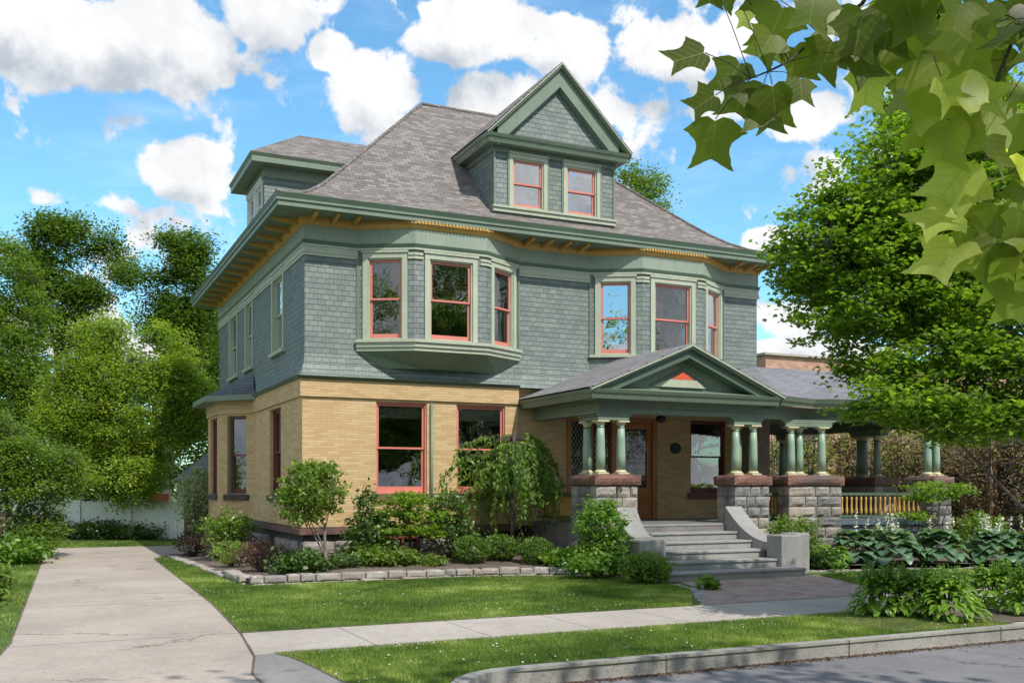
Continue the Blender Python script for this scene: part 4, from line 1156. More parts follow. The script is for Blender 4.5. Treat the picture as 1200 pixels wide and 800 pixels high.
L_HOSG = leafmat('green_hosta_leaves', (.10, .20, .022), (.25, .41, .06), .4, .4, (.40, .54, .11))
L_BROWN = leafmat('dry_cedar_leaves', (.28, .17, .10), (.62, .48, .30), .5, .7, (.70, .62, .36))
L_CEDAR = leafmat('cedar_leaves', (.14, .18, .035), (.36, .38, .09), .5, .6, (.56, .50, .18))
L_TUL = leafmat('tulip_tree_leaves', (.07, .10, .010), (.29, .365, .06), .62, .4, (.52, .58, .17))
def add_veins(m):
    t = NT(m.node_tree); p = [n for n in m.node_tree.nodes if n.type == 'BSDF_PRINCIPLED'][0]; tr = [n for n in m.node_tree.nodes if n.type == 'BSDF_TRANSLUCENT'][0]
    src = p.inputs['Base Color'].links[0].from_socket; src2 = tr.inputs[0].links[0].from_socket
    x, y, z = t.sep(uvn(t)); ax = t.m('ABSOLUTE', x); v = t.mapr(ax, .006, .014, 1, 0)
    fr = t.m('FRACT', t.m('MULTIPLY', t.m('SUBTRACT', y, t.m('MULTIPLY', ax, .75)), 5.5))
    v2 = t.m('MULTIPLY', t.mapr(t.m('ABSOLUTE', t.m('SUBTRACT', fr, .5)), .03, .07, 1, 0), .55)
    v = t.m('MAXIMUM', v, v2)
    n1 = t.noise(objc(t), 55, 3, .6)
    c = t.mix(t.mapr(n1, .35, .7), src, t.mix(1.0, src, col(.78, .8, .75), 'MULTIPLY'))
    t.link(t.mix(t.m('MULTIPLY', v, .8), c, col(.48, .55, .20)), p.inputs['Base Color'])
    t.link(t.mix(t.m('MULTIPLY', v, .5), src2, col(.12, .18, .02)), tr.inputs[0])
add_veins(L_TUL)
L_GRASS = leafmat('grass_blades', (.085, .15, .022), (.225, .315, .06), .4, .6, (.42, .46, .16))
L_LITTER = leafmat('leaf_litter', (.06, .03, .015), (.25, .15, .08), .1, .8)
L_FLOW = leafmat('white_flower_petals', (.6, .58, .56), (.85, .84, .82), .2, .6)

def lobe_points(lobes, n, shell=.55):
    vol = np.array([(l[3]*l[4]*l[5])**.67 for l in lobes]); pick = rng.choice(len(lobes), n, p=vol/vol.sum())
    L = np.array(lobes)[pick]; d = rotv(n); r = rng.uniform(shell**3, 1, n)**(1/3)
    return L[:, :3]+d*r[:, None]*L[:, 3:6], L

def foliage_points(centres, per, spread, flat=.55):
    n = len(centres)*per
    c = np.repeat(centres, per, axis=0)
    off = rng.normal(size=(n, 3))*np.array([1, 1, flat])
    off *= np.repeat(rng.uniform(.6, 1.25, len(centres)), per)[:, None]*spread
    base_t = np.repeat(np.clip(rng.normal(.45, .17, len(centres)), 0, 1), per)
    return c+off, base_t, off

def tree(name, label, cat, base, lobes, trunk, ncl, per, size, spread, lm, bark, r0=.16, gap=None, gs=1.0, group=None, shape=LEAF4, flat=.5, nlimb=9, shell=.5, twigs=.5, zmin=None, up=1.1, stems=1, trunk_top=None, pleaf='crown'):
    bx, by, bz = base
    root = empty(name, base, label, cat, group)
    cen, L = lobe_points([(bx+l[0], by+l[1], bz+l[2], l[3], l[4], l[5]) for l in lobes], ncl, shell)
    if zmin is not None: cen = cen[cen[:, 2] > zmin]
    if gap is not None: cen = cen[np.array([noise.noise(Vector(c)*gs+Vector((bx, 3, 1))) for c in cen]) > gap]
    pts, tn, off = foliage_points(cen, per, spread, flat)
    tint = np.clip(tn+rng.normal(0, .14, len(pts))+off[:, 2]/spread*.06, 0, 1)
    leaves(pleaf, pts, size*rng.uniform(.65, 1.3, len(pts)), tint, lm, root, shape, up)
    mb = MB()
    top = Vector(trunk_top) if trunk_top else Vector((bx+trunk[0], by+trunk[1], bz+trunk[2]))
    b0 = Vector(base)
    nodes = []
    for s_ in range(stems):
        o2 = Vector((random.uniform(-.25, .25), random.uniform(-.25, .25), 0)) if stems > 1 else Vector((0, 0, 0))
        tp = top+(Vector((random.uniform(-1, 1), random.uniform(-1, 1), random.uniform(-.3, .3)))*(trunk[2]*.22) if stems > 1 else Vector((0, 0, 0)))
        pth = []
        for i in range(8):
            f = i/7; q_ = (b0+o2*.3).lerp(tp, f)+Vector((noise.noise(b0+Vector((f*3, s_*5, 0))), noise.noise(b0+Vector((s_*7, f*3, 4))), 0))*trunk[2]*.05*math.sin(f*PI)
            pth.append(q_); nodes.append((q_, r0*(1-.65*f)))
        rr = r0 if stems == 1 else r0*.6
        mb.tube([pth[0]-Vector((0, 0, .15))]+pth, [rr*1.35]+[rr*(1-.6*i/7) for i in range(8)], 9)
    # main limbs to a spread of cluster centres
    if nlimb and len(cen):
        sel = rng.choice(len(cen), min(nlimb, len(cen)), replace=False)
        for i in sel:
            e = Vector(cen[i]); st_ = nodes[random.randrange(2, len(nodes))] if True else None
            cand = [nd for nd in nodes[2:] if nd[0].z < e.z+.1*trunk[2]] or nodes[2:]
            st_ = random.choice(cand); m1 = st_[0].lerp(e, .5)+Vector((0, 0, -.06*(e-st_[0]).length if e.z > st_[0].z else .12*(e-st_[0]).length))
            path = [st_[0], st_[0].lerp(m1, .5), m1, m1.lerp(e, .5), e]
            ra = max(.012, st_[1]*.45); mb.tube(path, [ra, ra*.8, ra*.6, ra*.4, ra*.2], 6)
            for q_, rr in zip(path[1:], (.8, .6, .4, .2)): nodes.append((q_, ra*rr))
        P = np.array([tuple(nd[0]) for nd in nodes])
        for i in range(len(cen)):
            if random.random() > twigs: continue
            e = Vector(cen[i]); j = int(np.argmin(((P-cen[i])**2).sum(1))); a_ = nodes[j][0]
            md = a_.lerp(e, .55)+Vector((random.uniform(-1, 1), random.uniform(-1, 1), random.uniform(-.5, .5)))*(e-a_).length*.08
            rr = min(max(.006, nodes[j][1]*.5), .03); mb.tube([a_, md, e], [rr, rr*.7, rr*.35], 4)
    mb.build('trunk', bark, root)
    return root

def shrub(name, label, base, rx, ry, h, n, size, lm, bark=None, cat='shrub', group=None, shape=LEAF4, per=14, spread=.09, up=.9, stemh=None, shell=.55, zc=.5, lobes=None, flat=.7, droop=.25, rstem=.012):
    root = empty(name, base, label, cat, group)
    bx, by, bz = base
    lb = lobes or [(0, 0, h*zc, rx, ry, h*(1-zc))]
    cen, L = lobe_points([(bx+l[0], by+l[1], bz+l[2], l[3], l[4], l[5]) for l in lb], max(8, n//per), shell)
    # lumpy outline
    f = np.array([1+.22*noise.noise(Vector(c)*2.3) for c in cen])[:, None]
    ctr = np.array([bx, by, bz+h*zc]); cen = ctr+(cen-ctr)*f
    cen[:, 2] = np.maximum(cen[:, 2], bz+.03)
    pts, tn, off = foliage_points(cen, per, spread, flat)
    pts[:, 2] = np.maximum(pts[:, 2], bz+.01)
    leaves('foliage', pts, size*rng.uniform(.65, 1.3, len(pts)), np.clip(tn+rng.normal(0, .15, len(pts)), 0, 1), lm, root, shape, up, droop)
    mb = MB(); k = min(len(cen), 26)
    for i in rng.choice(len(cen), k, replace=False):
        e = Vector(cen[i]); b_ = Vector((bx+random.uniform(-.06, .06), by+random.uniform(-.06, .06), bz-.05))
        md = b_.lerp(e, .5)+Vector((random.uniform(-.05, .05), random.uniform(-.05, .05), .04)); mb.tube([b_, md, e], [rstem, rstem*.7, rstem*.35], 5)
    mb.build('stems', bark or BARK, root)
    return root

# ---- standard hydrangea tree at the corner
def bpos(px, y, dz=0.0):
    x = onY(px, y); return (x, y, bedz(x, y)+dz)
b_ = bpos(382, 20.75); b_ = (b_[0], b_[1], .0)
cz = lambda px, py, y: zat(px, py, y)
tx = onY(366, 20.75)-b_[0]
tree('hydrangea_tree', 'small round-headed tree on a thin pale trunk at the corner of the bed', 'tree', b_,
     [(tx, 0, 1.78, .74, .65, .52), (tx-.22, 0, 1.38, .55, .5, .42), (tx+.35, 0, 1.55, .42, .4, .35), (tx+.02, 0, 2.12, .45, .42, .26)], (-.02, 0, 1.0), 250, 16, .085, .085, L_HYD, BARKL, .055, shape=LEAF6, nlimb=8, shell=.45, twigs=.3, up=.8)
# ---- low plants, left flank of the house
shrub('hydrangea_shrub', 'round lime-green shrub under the side bay window', (4.30, 26.2, -.05), .62, .62, 1.05, 1900, .085, L_HYD, per=14, spread=.1, lobes=[(0, 0, .85, .62, .6, .36), (-.1, 0, .6, .5, .5, .3)], shape=LEAF6)
shrub('barberry', 'dark purple shrub at the far end of the stone edging', (3.68, 28.2, -.1), .42, .42, .72, 1300, .06, L_DPUR, per=10, spread=.09, up=.4, droop=-.6)
shrub('barberry', 'purple-brown shrub before the round boulder', (4.2, 27.3, -.08), .34, .34, .62, 1000, .05, L_PURP, per=10, spread=.08, up=.4, droop=-.4)
shrub('spirea', 'lime-green low shrub between two purple ones', (4.02, 24.0, -.04), .44, .42, .55, 1500, .055, L_LIM2, per=12, spread=.07, up=.6, droop=-.3)
shrub('barberry', 'brownish purple low shrub near the corner of the stone edging', (4.32, 22.0, -.03), .62, .5, .60, 2600, .05, L_PURP, per=12, spread=.07, up=.6)
shrub('green_shrub', 'small bright green bush behind the dark purple shrub', (3.95, 29.2, -.1), .3, .3, .8, 600, .07, L_BRIGHT)
mb = MB(); mb.rock(4.35, 5.15, 26.9, 27.6, -.15, .55, .1, 77, 7, 7, 6, 0, .16); tag(mb.build('boulder', FSTONE), 'grey rounded boulder beneath the side bay window', 'boulder')
# ---- front bed
shrub('green_groundcover', 'low dark green leafy clump left of the small tree trunk', bpos(352, 20.9), .60, .45, .42, 1500, .10, L_SHR, shape=LEAF6, per=12, spread=.1, up=.8)
shrub('grey_green_clump', 'small grey-green clump at the foot of the small tree', bpos(405, 20.8), .35, .3, .30, 700, .06, L_SHR, per=10, spread=.06)
shrub('tall_shrub', 'tall loose dark green shrub with one upright shoot right of the small tree', bpos(433, 21.5), .62, .5, 1.45, 2300, .10, L_SHR, shape=LEAF6, lobes=[(0, 0, .62, .62, .5, .48), (-.02, 0, 1.2, .22, .2, .5), (.1, 0, .3, .7, .5, .25)], per=12, spread=.1)
tree('japanese_maple', 'lacy light green small maple between the tall dark shrub and the weeping tree', 'tree', bpos(480, 21.4),
     [(0, 0, 1.35, .62, .5, .18), (-.25, 0, 1.08, .6, .5, .15), (.35, 0, 1.0, .62, .5, .14), (-.1, -.1, .72, .75, .55, .14), (.35, 0, .62, .5, .5, .12)], (0, 0, .9), 170, 20, .07, .11, L_ACER, BARK, .035, shape=MAPLE, flat=.25, nlimb=7, shell=.2, twigs=.6, stems=2)
shrub('leafy_shrub', 'dark leafy shrub left of the weeping tree trunk', bpos(527, 21.6), .62, .5, 1.15, 2000, .09, L_SHR, shape=LEAF6, per=12, spread=.1, lobes=[(0, 0, .55, .6, .5, .5), (.0, 0, 1.15, .5, .45, .45)])
shrub('green_groundcover', 'low green clump under the lacy maple', bpos(455, 20.9), .75, .4, .34, 1500, .10, L_MID, shape=LEAF6, per=12, spread=.1)
shrub('green_groundcover', 'small pale green tuft before the boxwoods', bpos(505, 20.6), .3, .25, .22, 500, .07, L_MID, per=10, spread=.06)
# weeping cherry
wb = bpos(600, 21.9); wr = empty('weeping_cherry', wb, 'weeping tree with hanging dark green branches before the second front window', 'tree')
tp = Vector((onY(603, 21.7), 21.7, zat(603, 505, 21.7)))
strand_pts = []; strand_dir = []; stt = []
br = MB(); br.tube([Vector(wb)-Vector((0, 0, .1)), Vector(wb)+Vector((.02, 0, .9)), Vector(wb)+Vector((-.03, 0, 1.7)), tp], [.06, .05, .045, .03], 8)
ctrl = [(525, 505), (548, 495), (575, 502), (603, 488), (600, 505), (630, 515), (655, 540), (515, 545), (640, 500), (560, 530)]
grp = [(random.uniform(0, 2*PI), random.uniform(.1, 1.0)**.7, random.uniform(-.4, .4)) for _ in range(30)]
for i in range(95):
    gq = random.choice(grp); ang = gq[0]+random.gauss(0, .10); rad = min(1.05, max(.1, gq[1]+random.gauss(0, .06)))
    ex, ey = math.cos(ang)*(1.75 if math.cos(ang) < 0 else 1.35)*rad, math.sin(ang)*1.0*rad
    st0 = Vector((wb[0], wb[1]-.05, random.uniform(1.9, 3.0)))
    mx_ = Vector((wb[0]+ex*.65-.05, wb[1]+ey*.65, st0.z+random.uniform(.05, .45)*(1.2-rad)+(.12 if ex < -.6 else 0)))
    sag = (random.uniform(.6, 1.35) if rad > .35 else random.uniform(.35, .8))+gq[2]*.5
    a1 = Vector((wb[0]+ex-.05, wb[1]+ey, mx_.z-.25*sag-.15*rad)); a2 = Vector((wb[0]+ex*1.08, wb[1]+ey*1.05, max(.5, a1.z-sag*.75)))
    ps_ = []
    for k in range(26):
        f = k/25
        q_ = (st0*(1-f)**3+3*mx_*f*(1-f)**2+3*a1*f*f*(1-f)+a2*f**3); ps_.append(q_)
    br.tube(ps_[::5], [.014, .010, .007, .005, .004, .003], 4)
    tt = random.uniform(.25, .7)
    for k in range(5, 26):
        for r__ in range(3):
            d_ = (ps_[k]-ps_[k-1]).normalized()
            strand_pts.append(ps_[k]+Vector((random.gauss(0, .045), random.gauss(0, .045), random.uniform(-.03, .03)))); strand_dir.append(d_*.5+Vector((random.uniform(-.9, .9), random.uniform(-.9, .9), -.45))); stt.append(tt+random.gauss(0, .14))
sp = np.array([tuple(v) for v in strand_pts]); sdv = np.array([tuple(v.normalized()) for v in strand_dir])
leaves('crown', sp, .135*rng.uniform(.6, 1.25, len(sp)), np.clip(np.array(stt), 0, 1), L_CHER, wr, LONG4*np.array([1.25, 1, 1]), .5, dirs=sdv)
br.build('trunk', BARK, wr)
for px, lab, y in ((553, 'boxwood ball, leftmost of the three by the weeping tree', 20.75), (588, 'boxwood ball, middle one of three, just left of the thin weeping trunk', 20.95), (629, 'boxwood ball, right of the thin weeping trunk', 20.3)):
    shrub('boxwood', lab, bpos(px, y), .42, .40, .58, 5200, .042, L_BOX, group='boxwood balls', per=16, spread=.035, up=.3, droop=-.8, shell=.75)
shrub('hosta_clump', 'leafy green clump between the boxwoods and the porch pier', bpos(666, 19.6), .5, .4, .36, 1100, .14, L_HOSG, shape=LEAF6, per=10, spread=.08, up=.7, cat='plant')
shrub('peony', 'tall light green bush covering the left porch pier', (onY(706, 18.75), 18.75, .0), .62, .5, 1.5, 4200, .085, L_BRIGHT, shape=LEAF6, per=14, spread=.09, up=.9, lobes=[(-.12, 0, 1.24, .42, .4, .28), (-.1, 0, .9, .62, .5, .34), (.1, 0, .5, .55, .45, .35), (-.25, 0, .3, .6, .4, .28)])
shrub('green_groundcover', 'low bright green plant at the foot of the tall porch bush', (onY(700, 18.2), 18.2, -.05), .75, .35, .40, 1500, .09, L_BRIGHT, shape=LEAF6, per=12, spread=.08)
shrub('peony', 'small round green bush at the left end of the steps', (onY(757, 16.9), 16.9, GZ), .50, .45, .58, 2600, .10, L_MID, shape=LONG4*np.array([1.6, 1, 1]), per=14, spread=.07, up=.6, droop=-.3)
shrub('hosta', 'tiny bright hosta on the lawn edge below the steps', (onY(829, 15.5), 15.5, GZ), .22, .2, .20, 160, .13, L_BRIGHT, shape=LEAF6, per=8, spread=.03, up=.9, cat='plant', droop=-.2)
# right of the steps
shrub('green_shrub', 'green bush between the stone post and the porch pier', (onY(932, 18.6), 18.6, -.05), .62, .5, 1.12, 3000, .075, L_MID, shape=LEAF6, per=14, spread=.09, lobes=[(0, 0, .75, .6, .5, .36), (.15, 0, .35, .6, .5, .3)])
shrub('green_shrub', 'dark green low clump right of the stone post', (onY(958, 17.9), 17.9, -.1), .38, .35, .45, 900, .09, L_SHR, shape=LEAF6)
tree('japanese_maple', 'small lime-green maple with layered flat branches before the right porch pier', 'tree', (onY(1095, 18.0), 18.0, -.1),
     [(-.0, 0, 1.85, .95, .6, .16), (-.75, 0, 1.15, .55, .4, .12), (.45, 0, 1.72, .7, .5, .12), (-.2, 0, 1.6, .6, .5, .1)], (.05, 0, 1.5), 120, 22, .06, .12, L_ACER, BARK, .04, shape=MAPLE, flat=.2, nlimb=8, shell=.1, twigs=.7, stems=2)
shrub('green_shrub', 'mid green shrub at the right edge behind the big hostas', (onY(1150, 18.3), 18.3, -.1), .85, .5, 1.25, 2600, .08, L_MID, shape=LEAF6)

def hosta(name, label, base, rad, n, ll, lw, lm, group=None, flowers=0, fh=.5, fcol=None, h=.35):
    root = empty(name, base, label, 'plant', group); bx, by, bz = base
    V = []; tn = []
    for i in range(n):
        ang = random.uniform(0, 2*PI); lev = random.random()
        r_in = rad*(.15+.75*lev)*random.uniform(.7, 1.1); zz = h*(1.05-lev*.85)+random.uniform(-.03, .03)
        dx, dy = math.cos(ang), math.sin(ang); sx_, sy_ = -dy, dx
        L_ = ll*random.uniform(.7, 1.15); W_ = lw*random.uniform(.8, 1.15)
        tilt = .75-lev*.75; pts_ = []
        prof_ = [(0, .10), (.22, .78), (.5, 1.0), (.78, .66), (1.0, .0)]
        x, z = r_in, zz; seg_prev = 0; ps_ = []
        for j, (s_, wd) in enumerate(prof_):
            a_ = tilt-1.25*s_*s_*random.uniform(.7, 1.1)
            if j: x += (s_-seg_prev)*L_*math.cos(a_); z += (s_-seg_prev)*L_*math.sin(a_)
            seg_prev = s_; ps_.append((x, z, wd*W_/2))
        for (x, z, wd) in ps_: pts_.append((bx+dx*x, by+dy*x, bz+max(.02, z)))
        for side in (1, -1):
            for (x, z, wd) in ps_[1:4]: pts_.append((bx+dx*x+sx_*wd*side, by+dy*x+sy_*wd*side, bz+max(.02, z+.22*wd)))
        V.append(pts_); tn.append(min(1, max(0, random.gauss(.45, .2)+.15*(1-lev))))
    faces = [(0, 5, 1), (1, 5, 6, 2), (2, 6, 7, 3), (3, 7, 4), (0, 1, 8), (1, 2, 9, 8), (2, 3, 10, 9), (3, 4, 10)]
    o = bulk('leaves', np.array(V), np.array(tn), lm, root, faces)
    o.data.polygons.foreach_set('use_smooth', [True]*len(o.data.polygons))
    if flowers:
        mb = MB(); fp = []
        for i in range(flowers):
            a_ = random.uniform(0, 2*PI); rr = rad*random.uniform(0, .5); b0 = Vector((bx+rr*math.cos(a_), by+rr*math.sin(a_), bz+h*.5)); e = b0+Vector((math.cos(a_)*.12, math.sin(a_)*.12, fh*random.uniform(.7, 1.1)))
            mb.tube([b0, b0.lerp(e, .5)+Vector((0, 0, .04)), e], .006, 4)
            for k in range(26): f = random.uniform(.5, 1.0); q_ = b0.lerp(e, f); fp.append(tuple(q_+Vector((random.uniform(-.035, .035), random.uniform(-.035, .035), 0))))
        mb.build('flower_stalks', L_HOSG, root)
        fp = np.array(fp); leaves('flowers', fp, np.full(len(fp), .04 if fcol else .062), rng.uniform(0, 1, len(fp)), fcol or L_FLOW, root, LEAF4, .3)
    return root
HB = [(1003, 18.2, .62, 'large blue-green hosta at the left end of the row by the porch railing'), (1046, 17.75, .85, 'largest blue-green hosta below the white flower spikes'), (1100, 17.3, .62, 'blue-green hosta under the layered lime maple'),
      (1166, 16.9, .75, 'blue-green hosta below the green shrub at the right edge'), (1215, 16.4, .8, 'blue-green hosta cut by the right edge of the view')]
for i, (px, y, r_, lab) in enumerate(HB):
    hosta('hosta', lab, (onY(px, y), y, -.08), r_*.80, 115, .44, .34, L_HOST, 'blue hostas along the porch', 9 if i in (1, 3) else (4 if i == 2 else 2), .85, h=.66)
hosta('hosta', 'narrow-leaved green hosta between the post and the blue hostas', (onY(975, 18.0), 18.0, -.1), .35, 60, .34, .14, L_HOSG, None, 0, h=.4)
hosta('hosta', 'small pale hosta on the corner of the right lawn', (onY(985, 16.6), 16.6, GZ), .16, 30, .2, .1, L_BRIGHT, None, 3, .25, fcol=L_BRIGHT, h=.22)
HG = [(1030, 11.25, .50, 'green hosta mound at the left of the kerb-side row'), (1112, 10.35, .58, 'green hosta mound hanging over the kerb'), (1165, 11.15, .50, 'darker green hosta mound behind the kerb-side one'), (1075, 10.85, .45, 'green hosta mound in the middle of the kerb-side row'), (1205, 10.3, .42, 'green hosta mound cut by the right edge near the kerb'), (1225, 11.4, .45, 'green hosta mound at the far right behind the kerb')]
for i, (px, y, r_, lab) in enumerate(HG):
    hosta('hosta', lab, (onY(px, y), y, GZ+.02), r_*.74, 260, .27, .095, L_HOSG, 'green hostas at the kerb', 34, .50, fcol=L_BRIGHT, h=.50)

# ---- big maple on the right, in front of the porch pavilion
mb_ = (onY(1262, 13.4), 13.4, GZ)
def rel(px, py, d, base):
    v = at(px, py, d); return (v.x-base[0], v.y-base[1], v.z-base[2])
lob = []
for (px, py, d, rx, rz_) in ((1120, 190, 20, 1.95, 1.9), (1060, 230, 19.5, 1.7, 1.3), (1010, 290, 19.5, 1.75, 1.05), (1010, 360, 19.5, 1.55, .95), (970, 315, 20, 1.2, .6), (1085, 420, 19, 1.4, .8), (1150, 330, 19.5, 1.9, 1.6), (1110, 130, 21, 1.3, 1.15), (1180, 250, 21, 2.2, 2.2), (1075, 470, 18.5, 1.5, .45), (1150, 470, 18.2, 1.4, .4), (1030, 430, 18.8, .8, .35), (1230, 380, 19, 1.6, 1.2), (1290, 250, 21, 2.4, 2.4), (1060, 330, 21.5, 1.8, 1.5), (1100, 265, 21.5, 2.0, 1.5), (1140, 495, 18.0, 1.1, .35), (1060, 480, 18.2, .8, .3), (1185, 440, 18.5, 1.2, .8)):
    x, y, z = rel(px, py, d*.76, mb_); lob.append((x, y, z, rx*.76, rx*.76, rz_*.76))
tree('maple_tree', 'full green maple reaching over the porch from the right edge', 'tree', mb_, lob, (-.5, .4, 5.2), 2700, 54, .072, .175, L_MAPLE, BARK, .17, shape=MAPLE, flat=.34, nlimb=34, shell=.30, twigs=.6, gap=-.24, gs=1.5)

# ---- trees at the left
def btree(name, label, base, lobpx, d, **kw):
    lob = []
    for (px, py, rx, rz_) in lobpx:
        x, y, z = rel(px, py, d, base); lob.append((x, y, z, rx*d/1170, rx*d/1170*.9, rz_*d/1170))
    return tree(name, label, 'tree', base, lob, kw.pop('trunk'), kw.pop('ncl'), kw.pop('per'), kw.pop('size'), kw.pop('spread'), kw.pop('lm'), kw.pop('bark', BARK), **kw)
def rl(n, cx, cy, rx, ry, r0, r1, asp, seed):
    rr = random.Random(seed); out = []
    while len(out) < n:
        a, b = rr.uniform(-1, 1), rr.uniform(-1, 1)
        if a*a+b*b > 1 or a*a+b*b < .15: continue
        q = rr.uniform(r0, r1); out.append((cx+a*(rx-q*.6), cy+b*(ry-q*.6), q, q*asp))
    return out
x, y = gnd(130, 630); 
btree('birch_tree', 'broad lime-green tree before the white fence beyond the driveway', (x, y, GZ),
      rl(48, 150, 478, 98, 112, 18, 34, 1.05, 3)+[(150, 480, 66, 70), (150, 555, 84, 22)], 36.5,
      trunk=(.2, 0, 5.0), ncl=2500, per=58, size=.105, spread=.25, gap=-.34, gs=.8, lm=L_LIME, bark=BARKL, r0=.16, nlimb=22, shell=.3, flat=.6, stems=4, zmin=1.0)
btree('maple_tree', 'tall dark maple with an open crown at the far left', at(62, 625, 55)[:2]+(GZ,) if False else (at(60, 600, 55).x, at(60, 600, 55).y, GZ),
      rl(34, 82, 312, 66, 72, 13, 26, .75, 5)+[(75, 385, 40, 26), (110, 400, 36, 26)], 55,
      trunk=(.5, 0, 12), ncl=900, per=60, size=.17, spread=.42, gap=-.10, gs=.55, lm=L_DARK, r0=.35, nlimb=20, shell=.45, flat=.55)
btree('maple_tree', 'tall dark maple behind the lime-green tree, right of the open one', (at(190, 600, 52).x, at(190, 600, 52).y, GZ),
      rl(36, 200, 332, 60, 72, 13, 27, .8, 6)+[(240, 400, 28, 40), (250, 440, 30, 44), (205, 400, 36, 30)], 52,
      trunk=(1, 0, 11), ncl=1000, per=60, size=.165, spread=.40, gap=-.14, gs=.55, lm=L_DARK, r0=.33, nlimb=20, shell=.4, flat=.55)
btree('oak_tree', 'green tree at the left edge behind the shrubs by the driveway', (at(-10, 600, 40).x, at(-10, 600, 40).y, GZ),
      [(0, 330, 48, 32), (20, 370, 36, 30), (-20, 400, 60, 60), (25, 430, 36, 40), (10, 480, 50, 50), (40, 470, 26, 30), (0, 290, 20, 16)], 40,
      trunk=(0, 0, 8), ncl=1300, per=44, size=.12, spread=.28, gap=-.15, gs=.7, lm=L_MID, r0=.25, nlimb=16, shell=.4)
btree('lilac_tree', 'bushy mid-green tree leaning over the left side of the driveway', (at(25, 600, 27).x-.3, at(25, 600, 27).y, GZ),
      [(25, 540, 50, 34), (50, 570, 42, 40), (15, 600, 44, 40), (75, 545, 24, 22), (-20, 540, 50, 60), (0, 510, 40, 30), (45, 620, 36, 22)], 27,
      trunk=(0, 0, 2.2), ncl=1300, per=34, size=.085, spread=.17, gap=-.15, gs=1.1, lm=L_MID, r0=.10, nlimb=14, shell=.4, stems=4, zmin=GZ+.2)
shrub('copper_shrub', 'reddish brown twiggy shrub at the left edge', (at(0, 600, 19).x-.45, at(0, 600, 19).y, GZ), .5, .5, 2.0, 1700, .07, L_PURP, per=12, spread=.12)
shrub('green_shrub', 'low green plants under the leaning tree left of the driveway', (at(32, 640, 25).x-.2, at(32, 640, 25).y, GZ), .7, .8, .65, 1500, .13, L_BRIGHT, shape=LEAF6, spread=.12)
shrub('green_shrub', 'dark green fern-like clump at the left edge of the lawn', (at(-8, 660, 16.5).x-.1, at(-8, 660, 16.5).y, GZ), .35, .6, .75, 900, .16, L_MID, shape=LONG4)
shrub('variegated_shrub', 'cream and green variegated shrub beside the shed', (at(232, 600, 31).x, at(232, 600, 31).y, GZ), .5, .5, 2.6, 2600, .10, L_VARI, per=14, spread=.15, zc=.62)
for i, (px, d, h_) in enumerate(((60, 37, .7), (95, 37.2, .6), (120, 37, .7), (175, 36.8, .6), (150, 37.4, .5))):
    q_ = at(px, 620, d); shrub('fence_shrub', ('low dark shrub at the foot of the white fence, leftmost', 'low dark shrub before the white fence, second from left', 'low dark shrub left of the lime-green tree trunks', 'low dark shrub right of the lime-green tree trunks', 'low dark shrub behind the lime-green tree trunks')[i], (q_.x, q_.y, GZ), .9, .5, h_, 900, .12, L_SHR, group='shrubs along the white fence', spread=.15)
# trees far behind the house
btree('maple_tree', 'leafy tree top showing behind the main roof right of the dormer', (at(755, 600, 62).x, at(755, 600, 62).y, GZ),
      [(738, 205, 18, 16), (765, 215, 16, 16), (750, 235, 34, 22), (740, 290, 60, 60)], 62, trunk=(0, 0, 15), ncl=420, per=50, size=.17, spread=.36, lm=L_MID, r0=.35, nlimb=10, shell=.4)
btree('maple_tree', 'distant dark tree behind the back of the house at the left', (at(258, 600, 60).x, at(258, 600, 60).y, GZ),
      [(250, 420, 40, 60), (240, 380, 25, 40)], 60, trunk=(0, 0, 9), ncl=260, per=24, size=.3, spread=.5, lm=L_DARK, r0=.3, nlimb=8, shell=.4)
# a screen of trees that closes the horizon at the far left and right
for i, (px, d, top_, lab) in enumerate(((-60, 60, 330, 'far tree beyond the left edge of the driveway'), (-150, 58, 340, 'far tree well beyond the left edge of the view'), (-260, 55, 330, 'far tree farthest beyond the left edge of the view'), (20, 62, 360, 'far tree low behind the left-hand trees'), (100, 64, 395, 'far tree behind the white fence, left of the middle'), (180, 62, 385, 'far tree behind the white fence near the shed'))):
    h_ = (571-top_)*d/1170+1.9; q_ = at(px, 600, d)
    tree('far_tree', lab, 'tree', (q_.x, q_.y, GZ), [(0, 0, h_*.6, 4.2, 3, h_*.4), (1.5, 0, h_*.35, 4, 3, h_*.3)], (0, 0, h_*.6), 260, 26, .34, .6, L_DARK, BARK, .3, group='far trees at the left', nlimb=8, shell=.4)

